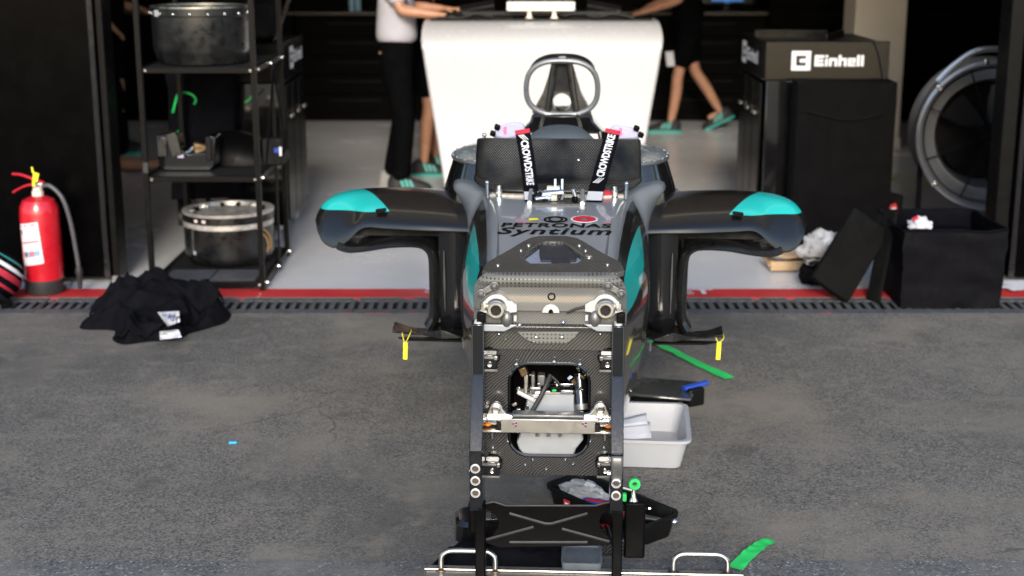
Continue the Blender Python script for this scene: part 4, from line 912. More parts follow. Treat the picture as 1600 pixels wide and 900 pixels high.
for v in vv:
    _, wt, zt, ww, zw, wf, zf, ins, dep = interp_sec(v)
    half = [(0, zt - dep, -.3), (ins * .6, zt - dep, -.28), (ins, zt - dep * .9, -.2), (ins + .001 + .01 * (dep == 0), zt - dep * .02, -.1), (wt - .035, zt, -.05), (wt - .018, zt - .003, -.018), (wt - .006, zt - .012, -.004), (wt, zt - .028, .012)]
    for k in range(1, 11):
        t = k / 10; z = (zt - .028) + (zw - zt + .028) * t; half.append((wt + (ww - wt) * (1 - (1 - t) ** 2.4), z, .012 + (zt - .028 - z)))
    for k in range(1, 9):
        t = k / 8; a = t * math.pi / 2; half.append((wf * .55 + (ww - wf * .55) * (math.cos(a) ** .5 if t < 1 else 0), zw + (zf - zw) * math.sin(a) ** 1.3, .3 + t * .3))
    half.append((0, zf, .7))
    ring = [(-x, v, z) for (x, z, q) in half] + [(x, v, z) for (x, z, q) in reversed(half[1:-1])]
    rings.append(ring); uvr.append([(q, v) for (x, z, q) in half] + [(q, v) for (x, z, q) in reversed(half[1:-1])])
n = len(rings[0]); tb.add([p for r in rings for p in r], [], [q for r in uvr for q in r])
for i in range(len(rings) - 1):
    for k in range(n): l = (k + 1) % n; tb.f.append((i * n + k, (i + 1) * n + k, (i + 1) * n + l, i * n + l))
tb.f += [tuple((len(rings) - 1) * n + k for k in range(n - 1, -1, -1))]
tub = tb.build('monocoque', M['car_paint'], car, 50, fix=False)

def top(x, v, e=.002): return (x, v, ctr_z(v) + e)
# lettering on the nose top
def nose_text(body, cx, py, px0, px1, h, shear, off, space=1.0):
    v0 = QZ(cx, py, .887).y; v0 = QZ(cx, py, ctr_z(v0)).y; u0, u1 = QZ(px0, py, ctr_z(v0)).x, QZ(px1, py, ctr_z(v0)).x
    vs, fs = text_geo(body, 1, shear, off, space); xs = [p.x for p in vs]; ys = [p.y for p in vs]
    sx = (u1 - u0) / (max(xs) - min(xs)); sy = h / (max(ys) - min(ys)); mx, my = (max(xs) + min(xs)) / 2, (max(ys) + min(ys)) / 2
    return MB().add([top((p.x - mx) * sx + (u0 + u1) / 2, v0 + (p.y - my) * sy) for p in vs], fs).build('lettering', M['print_black'], tub, 0, fix=False)
nose_text('PETRONAS', 869, 353.3, 783, 955, .048, 0.1, .032, 1.10)
nose_text('Syntium', 867, 366, 776, 956, .094, .25, .022, 1.12)
def disc(px, py, rx, ry, m, nme, hole=.0, e=.002):
    v0 = QZ(px, py, .895).y; v0 = QZ(px, py, ctr_z(v0)).y; u0 = QZ(px, py, ctr_z(v0)).x; b = MB(); N_ = 24
    o_ = [(math.cos(6.2832 * k / N_), math.sin(6.2832 * k / N_)) for k in range(N_)]
    if hole: b.frame(o_, [(x * hole, y * hole) for x, y in o_], lambda x, y: top(u0 + x * rx, v0 + y * ry, e), lambda x, y: top(u0 + x * rx, v0 + y * ry, e + .001))
    else: b.add([top(u0 + x * rx, v0 + y * ry, e) for x, y in o_], [tuple(range(N_))])
    return b.build(nme, m, tub, 0)
disc(913, 345, .041, .041, M['print_white'], 'emblem', .86); disc(913, 345, .034, .034, mat('emblem_red', (.5, .01, .03), .4), 'emblem', .45, .003); disc(868, 345.5, .036, .036, M['print_black'], 'emblem', .8)
disc(868, 345.5, .022, .030, M['print_black'], 'emblem', .75, .003)
v0 = QZ(834, 344, .89).y; v0 = QZ(834, 344, ctr_z(v0)).y; u0 = QZ(834, 345, ctr_z(v0)).x
MB().add([top(u0 - .016, v0 - .015), top(u0 + .016, v0 - .004), top(u0 + .010, v0 + .014), top(u0 - .014, v0 + .014)], [(0, 1, 2, 3)]).build('yellow_sticker', M['yellow'], tub, 0)
# recessed pedal hatch area with dampers in front of the cockpit panel
hv = .84
hr = MB(); hr.box((.0, hv - .02, .8990), (.150, .11, .006)); hr.build('hatch_recess', mat('hatch_dark', (.03, .03, .03), .5, var=.8, vs=60), car)
for s in (-1, 1):
    b = MB(); b.tube([(s * .082, hv - .07, .9020), (s * .082, hv + .08, .9150)], .008, 8); b.build('hatch_edge', M['car_grey'], car)
b = MB(); b.tube([(-.045, hv - .02, .9200), (.02, hv - .005, .9250)], .012, 12); b.build('damper', M['bright_metal'], car)
b = MB(); b.tube([(-.02, hv - .03, .9140), (-.065, hv - .045, .9100)], .008, 10); b.build('damper_rod', M['bright_metal'], car)
b = MB(); b.tube([(-.03, hv + .03, .9280), (.01, hv + .03, .9280)], .013, 12); b.build('reservoir', M['white_alloy'], car)
for x in (-.004, .018):
    b = MB(); b.tube([(x, hv + .02, .9100), (x, hv + .03, .9620)], .0045, 8); b.build('pin', M['bright_metal'], car)
random.seed(4)
for k in range(26):
    x, y = random.uniform(-.066, .066), hv + random.uniform(-.055, .055); sz = random.uniform(.006, .016)
    m_ = random.choice((M['steel'], M['black_metal'], M['black_metal'], M['grey_alloy'], M['bright_metal']))
    if k % 2: MB().box((x, y, .9060 + sz / 2), (sz * 1.4, sz, sz * 1.4), (0, 0, random.random() * 3)).build('fitting', m_, car, bevel=.0015, seg=1)
    else:
        b = MB(); b.tube([(x, y, .9040), (x + random.uniform(-.02, .02), y + .01, .9120 + sz)], sz * .4, 8); b.build('fitting', m_, car)
for s in (-1, 1):
    b = MB(); b.tube([(s * .222, .90, .8950), (s * .222, .8950, .9420)], .005, 8); b.sphere((s * .222, .8950, .9450), .007, 8, 5); b.build('pin', M['bright_metal'], car)
    MB().lathe([(.012, 0), (.012, .018), (.009, .022), (.009, .034), (0, .034)], 12, c=(s * .185, .9200, .8980)).build('stud', M['bright_metal'], car)
MB().sphere((.155, .9350, .9050), (.028, .02, .012), 12, 6).build('red_cap', M['red_web'], car)
b = MB(); b.tube(crom([(-.21, .945, .893), (-.1, .915, .896), (.1, .915, .896), (.21, .945, .893)], 8), [.02] * 25, 8, sq=.5); b.build('panel_seat', mat('cream_resin', (.40, .36, .29), .6, var=.4, vs=40), car)

# --- carbon cockpit panel
cp = MB()
pz = [(1.135, 1.052), (1.120, 1.045), (1.085, 1.0), (1.060, .965), (1.038, .938), (1.006, .930), (.976, .924), (.958, .914), (.954, .904), (.970, .898)]
pz = [(q.x, q.y) for q in crom([(a, c, 0) for a, c in pz], 4)]
def cpf(a, t):
    i = min(int(t * (len(pz) - 1)), len(pz) - 1); v, z = pz[i]; s = 2 * a - 1; hw = .276
    k = t
    ed = abs(s) ** 7
    hw_ = hw * (1 - .10 * max(0, (.10 - t) / .10) ** 2 * 1 - .085 * max(0, (t - .72) / .28) ** 1.5)
    return (s * hw_, v + .085 * ed + .012 * s * s, z - .012 * ed * (1 if t < .2 else 0) + .012 * ed * (t > .6))
cp.grid(cpf, 60, len(pz) - 1); cpo = cp.build('cockpit_panel', M['dotted'], car, 60, solid=.004)
for x in (-.082, .068): MB().sphere((x, 1.082, .990), .0065, 10, 6).build('screw', M['bright_metal'], cpo)

# --- harness straps
def strap(side, pts, txt, w0, w1, flip):
    P0 = [Vector(p) for p in pts]; sm = crom(P0, 8); n_ = len(sm) - 1
    wd = Vector((math.cos(.0), 0, 0))
    t = MB()
    def at(s, l, e=0):
        f = max(0, min(.9999, l)) * n_; i = int(f); c = sm[i].lerp(sm[i + 1], f - i); d = (sm[i + 1] - sm[i]).normalized(); sd_ = Vector((1, 0, 0)); sd_ = (sd_ - d * sd_.dot(d)).normalized(); nn = sd_.cross(d)
        if nn.y > 0: nn = -nn
        return c + sd_ * s * (w0 + (w1 - w0) * l) / 2 + nn * e
    t.grid(lambda a, l: at(2 * a - 1, l), 2, 24); o = t.build('harness_strap', M['fabric_black'], car, 0, solid=.003)
    for (l0, l1, m_, nme) in ((.80, .99, M['print_white'], 'white_end'), (.0, .06, M['red_web'], 'red_stitching')):
        MB().grid(lambda a, l: at((2 * a - 1) * .97, l0 + (l1 - l0) * l, .0035), 2, 4).build(nme, m_, o, 0)
    L = sum((sm[i + 1] - sm[i]).length for i in range(n_))
    vs, fs = text_geo('CROWDSTRIKE', 1, 0, .03, .95); xs = [p.x for p in vs]; ys = [p.y for p in vs]; mx, my = (max(xs) + min(xs)) / 2, (max(ys) + min(ys)) / 2
    l0, l1 = (.13, .655) if not flip else (.07, .52); ln = max(xs) - min(xs); hh = max(ys) - min(ys)
    def f(p):
        q = (p.x - min(xs)) / ln
        return at(((p.y - my) / hh) * (.95 if not flip else -.95), (l0 + (l1 - l0) * q) if not flip else (l1 - (l1 - l0) * q), .0045)
    def f2(p):
        q = (p.x - min(xs)) / ln; a = (p.y - my) / hh * 1.05
        return at(a if not flip else -a, (l0 + (l1 - l0) * q) if not flip else (l1 - (l1 - l0) * q), .0045)
    MB().add([f2(p) for p in vs], fs).build('lettering', M['print_white'], o, 0, fix=False)
    lw_ = (.10, .165) if not flip else (.89 - .03, .83)
    for k in range(3):
        a0 = -.35 + k * .28; b = MB(); la, lb_ = (.070, .128) if not flip else (.62, .535)
        b.add([at(a0 - .35, la, .0045), at(a0 - .17, la, .0045), at(a0 + .42, lb_, .0045), at(a0 + .32, lb_, .0045)], [(0, 1, 2, 3)]); b.build('wing_mark', M['print_white'], o, 0)
    return o
pl = [Q(816, 203, 1.145), Q(820, 226, 1.112), Q(824, 250, 1.062), Q(827, 275, 1.0), Q(829, 292, .945), Q(830, 303, .888), Q(831, 314, .822)]
strap(-1, pl, 'CROWDSTRIKE', .050, .046, False)
pr_ = [Q(958, 203, 1.145), Q(952, 226, 1.112), Q(945, 250, 1.062), Q(938, 275, 1.0), Q(933, 292, .945), Q(930.5, 303, .888), Q(928, 315, .818)]
strap(1, pr_, 'CROWDSTRIKE', .050, .050, True)
for s, pts in ((-1, ((768, 213), (775, 198), (800, 190), (818, 192), (822, 212), (790, 219))), (1, ((952, 200), (960, 194), (985, 198), (1000, 205), (998, 217), (960, 220)))):
    b = MB(); q = [Q(x, y, 1.22) for x, y in pts]; b.prism([(p.x, p.z) for p in q], lambda x, z: (x, 1.22, z), lambda x, z: (x, 1.27, z - .01)); wp = b.build('shoulder_pad', M['lavender_web'], car, bevel=.008)
    c = sum(q, Vector()) / len(q)
    vs, fs = text_geo('nmplo', .022, .1, .001); MB().add([(c.x + .0 + p.y * .9 - .012, 1.2185, c.z + p.x * .5 * -1) for p in vs], fs).build('pad_print', M['pink_print'], wp, 0, fix=False)
    for (dx, dz) in ((-.055 * s * -1, -.01), (-.04 * -s, .012), (.05 * -s, -.02)):
        MB().box((c.x + dx, 1.215, c.z + dz), (.018, .02, .016), (.3, .4, .2)).build('buckle', M['black_metal'], car, bevel=.003)
# --- cockpit sides with clear covers, headrest, surround
for s in (-1, 1):
    cs_ = MB(); rings = []
    for (z, rx, ry) in ((.795, .165, .25), (.83, .160, .245), (.87, .148, .235), (.91, .135, .225), (.935, .127, .218)):
        rings.append([(s * (.258 + rx * math.cos(R(a))), 1.55 + ry * math.sin(R(a)), z) for a in range(-90, 91, 10)])
    cs_.loft(rings, closed=True, caps=True); sp_ = cs_.build('cockpit_side', M['gloss_black'], car, 50)
    b = MB(); b.tube([(s * (.258 + .130 * math.cos(R(a))), 1.55 + .221 * math.sin(R(a)), .938) for a in range(-90, 91, 6)], .007, 8); b.build('cover_rim', M['grey_alloy'], sp_)
    b = MB(); rings = []
    for (z, k) in ((.937, 1), (.952, .93), (.962, .75), (.967, .4), (.968, .02)): rings.append([(s * (.258 + .128 * k * math.cos(R(a))), 1.55 + .218 * k * math.sin(R(a)), z) for a in range(-90, 91, 10)])
    b.loft(rings, closed=True, caps=False); b.build('clear_cover', M['clear_lens'], sp_)
    b = MB(); b.box((s * .315, 1.50, .9385), (.075, .12, .002), (0, 0, s * .3)); b.build('amber_insert', mat('amber_insert', (.16, .09, .04), .4, var=.5), sp_)
    MB().box((s * .335, 1.62, .9395), (.03, .05, .003), (0, 0, s * .6)).build('green_marker', M['teal'] if s < 0 else M['grey_alloy'], sp_)
    b = MB(); b.tube([(s * .30, 1.42, .942), (s * .33, 1.55, .950), (s * .30, 1.68, .945)], .004, 6); b.build('rib', M['bright_metal'], sp_)
    for k in range(9):
        a = R(-75 + k * 19); MB().sphere((s * (.258 + .130 * math.cos(a)), 1.55 + .221 * math.sin(a), .9455), .005, 8, 5).build('fastener', M['bright_metal'], sp_)
    b = MB(); b.tube([(s * .285, 1.70, .945), (s * .285, 1.70, .985)], .005, 8); b.sphere((s * .285, 1.70, .988), .009, 8, 6); b.build('pin', M['bright_metal'], car)
    # grey shoulder below the cockpit side
    b = MB(); rings = []
    for (z, k) in ((.742, 1.085), (.75, 1.08), (.765, 1.04), (.79, .985), (.80, .95)): rings.append([(s * (.20 + .25 * k * math.cos(R(a))), 1.60 + .27 * k * math.sin(R(a)), z) for a in range(-90, 91, 10)])
    b.loft(rings); b.build('shoulder_fairing', M['car_grey'], car, 50)
    b = MB(); b.tube(crom([(s * .43, 1.40, .80), (s * .465, 1.38, .785), (s * .455, 1.36, .72), (s * .44, 1.36, .70)], 5), .008, 8, sq=.5); b.build('side_latch', M['black_metal'], car)
b = MB(); rings = []
for (v, hw, z0, h) in ((1.50, .155, .955, .02), (1.52, .15, .96, .045), (1.60, .125, .965, .058), (1.75, .10, .965, .058), (1.82, .08, .965, .04)):
    rings.append([(hw * math.cos(R(a)), v, z0 + h * math.sin(R(a)) ** .55) for a in range(0, 181, 12)])
b.loft(rings); b.build('headrest', M['headrest'], car, 50)
for (s) in (-1, 1):
    b = MB(); b.box((s * .19, 1.70, .945), (.10, .55, .05), (0, 0, 0)); b.build('cockpit_rim', M['gloss_black'], car, bevel=.012)
    b = MB(); b.box((s * .135, 1.42, .974), (.10, .03, .006), (0, 0, 0)); b.build('red_trim', M['red_web'], car)
    b = MB(); b.tube([Q(878 + s * 26 - 2, 180, 2.10), Q(878 + s * 32 - 2, 200, 1.95)], .006, 8); b.build('brace_rod', M['bright_metal'], car)
random.seed(11)
for k in range(22):
    s = random.choice((-1, 1)); MB().sphere((s * random.uniform(.13, .24), random.uniform(1.45, 1.75), .973), random.uniform(.003, .006), 8, 5).build('fastener', random.choice((M['bright_metal'], M['brass'])), car)

# --- roll hoop (air intake)
RV = 2.28
def hoop_pts(k=1.0):
    cu = Q(878, 137, RV); a_ = Q(934, 137, RV).x - cu.x; b_ = Q(878, 94, RV).z - cu.z; out_ = []
    for i_ in range(64):
        t_ = 2 * math.pi * i_ / 64; c_, s_ = math.cos(t_), math.sin(t_); e_ = 2 / 2.7
        y = b_ * math.copysign(abs(s_) ** e_, s_); x = a_ * math.copysign(abs(c_) ** e_, c_) * (1 - .05 * max(0, y / b_)); out_.append((x * k, y * k))
    return cu, out_
cu, hp_ = hoop_pts()
rh = MB(); rh.tube([(cu.x + x, RV - .02 * (y / .11), cu.z + y) for x, y in hp_], .0115, 10, closed=True); roll = rh.build('roll_hoop', M['silver_hoop'] if 'silver_hoop' in M else M['car_grey'], car)
rings = []                                            # duct shell running back from the ring
for (dv, k, dz) in ((.005, 1.0, 0), (.06, 1.02, .006), (.16, 1.0, .012), (.30, .9, .01)):
    rings.append([(cu.x + x * k, RV + dv, cu.z + max(y, -.10) * k + dz * (1 if y > 0 else 0)) for x, y in hp_])
b = MB(); b.loft(rings, caps=False)
# open the duct sides so the light behind shows through, as on the real hoop: keep only the crown and the sill
keep = []
nh = len(hp_)
for f in b.f:
    ys = [b.v[i][2] - cu.z for i in f]; 
    if min(ys) > .062: keep.append(f)
b.f = keep; b.build('duct_crown', M['dry_carbon'], roll, 50, solid=.006)
# inner inverted-V strut with round hole
ci, Rh = Q(878, 159, RV + .06), .038
out = [Q(x, y, RV + .06) for x, y in ((862, 97), (894, 97), (901, 122), (908, 146), (920, 168), (925, 175), (830, 175), (836, 168), (848, 146), (856, 122))]
outer = resample([(p.x, p.z) for p in out], 48)
inner = []
cx_, cz_ = ci.x, ci.z
for (x, z) in outer:
    a = math.atan2(z - cz_, x - cx_); inner.append((cx_ + Rh * math.cos(a), cz_ + Rh * math.sin(a)))
b = MB(); b.frame(outer, inner, lambda x, z: (x, RV + .03, z), lambda x, z: (x, RV + .13, z)); b.build('strut', M['dry_carbon'], roll, 40)
b = MB(); q = [Q(x, y, RV + .02) for x, y in ((869, 100), (887, 100), (890, 143), (866, 143))]; b.prism([(p.x, p.z) for p in q], lambda x, z: (x, RV + .024, z), lambda x, z: (x, RV + .030, z)); b.build('strut_groove', M['drain_pit'], roll)
for s in (-1, 1):
    b = MB(); b.tube([Q(878 + s * 12, 100, RV + .01), Q(878 + s * 17, 140, RV + .01), Q(878 + s * 22, 172, RV + .01)], .013, 8); b.build('strut_edge', M['dry_carbon'], roll)
b = MB(); rings = []
for (py, h0, h1) in ((179, 47, 1), (190, 50, 1), (205, 64, 1), (226, 86, 1)):
    q = Q(878, py, RV - .02); e = Q(878 + h0, py, RV - .02); hw = e.x - q.x; rings.append([(q.x - hw, RV - .03, q.z), (q.x + hw, RV - .03, q.z), (q.x + hw * .9, RV + .3, q.z), (q.x - hw * .9, RV + .3, q.z)])
b.loft(rings); b.build('hoop_base', M['gloss_black'], roll, 30, bevel=.008)
b = MB(); b.box((cu.x, RV - .012, cu.z + .124), (.032, .02, .012)); b.build('camera_mount', M['grey_alloy'], roll, bevel=.003)

# --- sidepods
def smooth_stations(st, n):
    return crom(st, n)
for s in (-1, 1):
    pod = bpy.data.objects.new('sidepod', None); COL.objects.link(pod); pod.parent = car
    # stations: |u|, v front, z lip, z crest, depth
    ST = [(.26, 1.16, .722, .800, .40), (.36, 1.18, .720, .806, .42), (.48, 1.20, .7185, .812, .42), (.60, 1.235, .7165, .812, .40), (.68, 1.262, .712, .809, .37), (.735, 1.28, .664, .805, .34), (.785, 1.30, .634, .798, .30), (.83, 1.325, .644, .785, .25), (.858, 1.36, .674, .765, .19), (.874, 1.40, .712, .738, .10)]
    sm = []
    A5 = [Vector((a, c, d)) for a, c, d, e, f in ST]; B5 = [Vector((e, f, 0)) for a, c, d, e, f in ST]
    SA, SB = crom(A5, 6), crom(B5, 6); rings = []
    for p, q in zip(SA, SB):
        u, v0, zl = p; zc, dp = q.x, q.y; h = zc - zl
        loop = [(v0, zl + .004), (v0 - .004, zl + .012), (v0 + .012, zl + h * .35), (v0 + dp * .22, zl + h * .70), (v0 + dp * .48, zl + h * .94), (v0 + dp * .68, zc), (v0 + dp * .9, zc - .006), (v0 + dp, zl + h * .6), (v0 + dp * .9, zl + h * .12 + .01), (v0 + dp * .4, zl + .012), (v0 + .03, zl + .004)]
        lp = crom([(a, c, 0) for a, c in loop], 4, closed=True); rings.append([(s * u, c.x, c.y) for c in lp])
    b = MB(); b.loft(rings); b.build('upper_shell', M['pod'], pod, 60)
    # lower lip that bends down into the vertical leg
    pth = crom([Q(x, y, 1.27) for x, y in ((526, 385), (536, 388), (550, 388.5), (574, 385), (610, 378.5), (650, 377.5), (668, 383), (677, 397), (680, 425), (681, 460), (680, 490), (672, 506))], 5)
    rings = []
    for i, p in enumerate(pth):
        d = (pth[min(i + 1, len(pth) - 1)] - pth[max(i - 1, 0)]).normalized(); nrm = Vector((-d.z, 0, d.x)); fr0 = i / (len(pth) - 1); th = .013 + .007 * min(1, max(0, fr0 - .5) * 4)
        vo = 1.20 + .06 * max(0, 1 - fr0 * 3); dp = .30 - .12 * max(0, .3 - fr0)
        c = [(vo, 0), (vo + .012, .7), (vo + .04, 1), (vo + dp, 1.0), (vo + dp, -1), (vo + .04, -1), (vo + .012, -.7)]
        rings.append([(-s * (p.x + nrm.x * th * k) * -1 * -1 if False else (s * abs(p.x + nrm.x * th * k)), vv_, p.z + nrm.z * th * k) for vv_, k in c])
    b = MB(); b.loft(rings); b.build('lower_lip', M['dry_carbon'], pod, 50)
    # inner vertical panel (undercut wall)
    q0, q1 = Q(683, 365, 1.22), Q(733, 365, 1.22); q2 = Q(728, 522, 1.22); u0, u1 = abs(q0.x), abs(q1.x); zt_, zb_ = .745, q2.z
    rings = []
    for k in range(13):
        t = k / 12; z = zt_ + (zb_ - zt_) * t; e = .03 * max(0, (t - .8) / .2) ** 2; w0, w1 = u0 - .004 - e * .2, u1 - .012 + e * 1.2
        rings.append([(s * w0, 1.23 + e, z), (s * (w0 * .65 + w1 * .35), 1.215 + e, z), (s * (w0 * .3 + w1 * .7), 1.22 + e, z), (s * w1, 1.25 + e, z), (s * w1, 1.5, z), (s * w0, 1.5, z)])
    b = MB(); b.loft(rings); b.build('undercut_wall', M['gloss_black'], pod, 50)
    b = MB(); b.tube([Q(693.5, 392, 1.215), Q(694.5, 440, 1.215), Q(695.5, 486, 1.215)], [.0015, .004, .0012], 6); 
    b.move(lambda p: Vector((s * abs(p.x), p.y, p.z))); b.build('edge_highlight', M['grey_alloy'], pod)  # pale tube stands in for the light caught along the leg's edge
    # inlet throat
    b = MB(); a0, a1 = abs(Q(545, 365, 1.3).x), abs(Q(695, 365, 1.3).x); b.box((s * (a0 + a1) / 2, 1.40, .700), (a0 - a1, .18, .035)); b.build('inlet_throat', M['drain_pit'], pod)
    # foot winglet
    zf = .352
    outl = [QZ(x, y, zf) for x, y in ((613, 529), (617, 515), (640, 517), (665, 516), (682, 508), (730, 504), (742, 520), (720, 529), (690, 530), (660, 525), (640, 526))]
    b = MB(); b.prism([(abs(p.x), p.y) for p in outl], lambda x, y: (s * x, y, zf + .018 * max(0, (x - .42) / .14) ** 2), lambda x, y: (s * x, y, zf + .006 + .02 * max(0, (x - .42) / .14) ** 2 + .05 * max(0, 1 - abs(x - .395) / .05) * .6)); b.build('foot_winglet', M['dry_carbon'], pod, 30, bevel=.002)
    outl = [QZ(x, y, zf - .012) for x, y in ((622, 528), (720, 527), (722, 534), (640, 532))]
    b = MB(); b.prism([(abs(p.x), p.y) for p in outl], lambda x, y: (s * x, y, zf - .014), lambda x, y: (s * x, y, zf - .009)); b.build('floor_strip', M['plastic_black'], pod)
    b = MB(); b.tube([(s * abs(Q(725, 520, 1.15).x), 1.14, zf), (s * abs(Q(725, 520, 1.15).x), 1.14, zf - .03)], .004, 8); b.build('pin', M['bright_metal'], pod)
    # mirror stub on the cyan field
    q = Q(596, 328, 1.30); b = MB(); b.box((s * abs(q.x), 1.285, q.z + .002), (.036, .02, .010), (0, s * .12, 0)); b.build('sensor_stub', M['black_metal'], pod, bevel=.003)
    # connection of the pod top to the tub
    b = MB(); rings = []
    for k in range(11):
        t_ = k / 10; u = .23 + .20 * t_; v0 = 1.16 + .22 * t_ + .06 * t_ ** 3; v1 = 1.74 - .10 * t_; z = .806 - .022 * t_ ** 3
        prof_ = crom([(v0 + .10, z - .055, 0), (v0 + .012, z - .038, 0), (v0 + .03, z - .012, 0), (v0 + .12, z + .003, 0), ((v0 + v1) / 2, z + .012, 0), (v1 - .06, z + .006, 0), (v1, z - .02, 0), (v1, z - .055, 0)], 4)
        rings.append([(s * u, q.x, q.y) for q in prof_])
    b.loft(rings); b.build('top_fairing', M['pod'], pod, 60)
    # hanging yellow tag
    q = Q(633 if s < 0 else 1123.5, 530, 1.15); b = MB(); zt9 = .366
    b.box((q.x, 1.15, q.z - .042), (.015, .002, .062), (0, R(2), 0)); b.build('yellow_tag', M['yellow'], pod); b = MB(); b.tube(crom([(q.x - .014, 1.19, zt9 + .006), (q.x - .010, 1.155, zt9), (q.x - .003, 1.15, q.z - .010), (q.x + .003, 1.15, q.z - .010), (q.x + .016, 1.155, zt9), (q.x + .018, 1.19, zt9 + .006)], 4), .0014, 6)
    b.build('tag_tie', M['yellow'], pod)

# --- top plate with hexagonal opening
def TP(px, py): 
    v = QZ(px, py, .865).y; p = QZ(px, py, ctr_z(max(v, .02)) + .004); return (p.x, p.y)
out = [TP(*q) for q in ((764, 434), (753, 431), (757, 423), (775, 412), (798, 396), (815, 383), (828, 375), (842, 371.5), (864, 371), (886, 371.5), (902, 375), (914, 383), (931, 396), (953, 411), (971, 422), (976, 431), (964, 434))]
inn = [TP(*q) for q in ((830, 423), (822, 418), (816, 411), (822, 404), (832, 396), (841, 388), (847, 383.5), (855, 382), (864, 382), (873, 382), (881, 383.5), (888, 389), (898, 398), (907, 407), (913, 412), (908, 418), (900, 423))]
b = MB(); b.frame(out, inn, lambda x, v: (x, max(v, -.022), ctr_z(max(v, .02)) + .018), lambda x, v: (x, max(v, -.020), ctr_z(max(v, .02)) + .001)); tpl = b.build('top_plate', M['carbon_v'], car, 30, bevel=.003)
b = MB(); b.prism([TP(*q) for q in ((832, 422), (818, 411), (846, 384), (882, 384), (911, 412), (900, 422))], lambda x, v: (x, v, ctr_z(v) + .0025), lambda x, v: (x, v, ctr_z(v) + .004)); b.build('opening_floor', mat('pale_blue_grey', (.20, .23, .29), .35), car)
b = MB(); b.prism([TP(*q) for q in ((843, 402), (843, 386), (846, 384), (882, 384), (902, 403), (900, 413), (891, 413), (891, 421), (862, 421), (862, 413), (845, 413))], lambda x, v: (x, v, ctr_z(v) + .0045), lambda x, v: (x, v, ctr_z(v) + .010)); b.build('opening_cover', mat('navy_cover', (.016, .019, .028), .4), car, bevel=.002)
for (px, py, r_) in ((826, 390, .006), (905, 390, .006), (920, 411.5, .010), (814, 400, .004), (915, 400, .004), (778, 425, .005), (949, 425, .005)):
    x, v = TP(px, py); MB().lathe([(r_, 0), (r_, .002), (r_ * .6, .004), (0, .004)], 12, c=(x, v, ctr_z(max(v, .02)) + .018)).build('screw', M['bright_metal'], tpl)

# --- front bulkhead upper face
fprof = [(.02, .861), (-.020, .859), (-.032, .852), (-.031, .840), (-.022, .832), (-.014, .824), (-.014, .808), (-.017, .785), (-.019, .764), (-.012, .758), (-.013, .728), (-.024, .722), (-.020, .705), (-.020, .66)]
def hwf(z):
    e = max(0, (z - .795) / .064); return .158 + .042 * math.sqrt(max(0, 1 - min(1, e) ** 2)) if z > .795 else .200 - .012 * max(0, (.72 - z) / .06)
def band(i0, i1, m, nme, bev=0):
    pts = [Vector((v, z, 0)) for v, z in fprof[i0:i1 + 1]]; sm = crom(pts, 4) if len(pts) > 2 else pts; b = MB()
    def fn(a, t):
        f = t * (len(sm) - 1); i = min(int(f), len(sm) - 2); q = sm[i].lerp(sm[i + 1], f - i); x = 2 * a - 1
        return (x * hwf(q.y), q.x + .03 * abs(x) ** 10, q.y)
    b.grid(fn, 40, (len(sm) - 1) * 2); return b.build(nme, m, car, 40)
band(0, 5, M['perforated'], 'bulkhead_flange'); band(5, 8, M['carbon_face'], 'bulkhead_face'); band(8, 10, M['carbon_face'], 'bulkhead_step'); band(10, 13, M['carbon_mid'], 'bulkhead_lip')
MB().box((0, .075, .76), (.385, .10, .19)).build('bulkhead_core', M['plastic_black'], car, bevel=.02)
c = Q(862, 461, .0); MB().lathe([(.0105, 0), (.0105, -.003), (.007, -.004), (.006, .006), (0, .006)], 18, c=(c.x, -.015, c.z), axis='y').build('bore', M['print_black'], car)
c = Q(861, 485, .0); MB().lathe([(.022, .004), (.022, -.004), (.007, -.005), (.006, .004), (0, .004)], 24, c=(c.x, -.020, c.z), axis='y', a0=0, a1=math.pi).build('washer', M['white_alloy'], car)
MB().lathe([(.007, 0), (.005, -.0055), (0, -.0055)], 14, c=(c.x, -.021, c.z + .004), axis='y').build('washer_bore', M['print_black'], car)
b = MB(); b.tube(crom([Q(886, 489, -.022), Q(900, 483, -.026), Q(918, 479, -.028)], 5), .0035, 8); b.build('cable', M['rubber'], car)
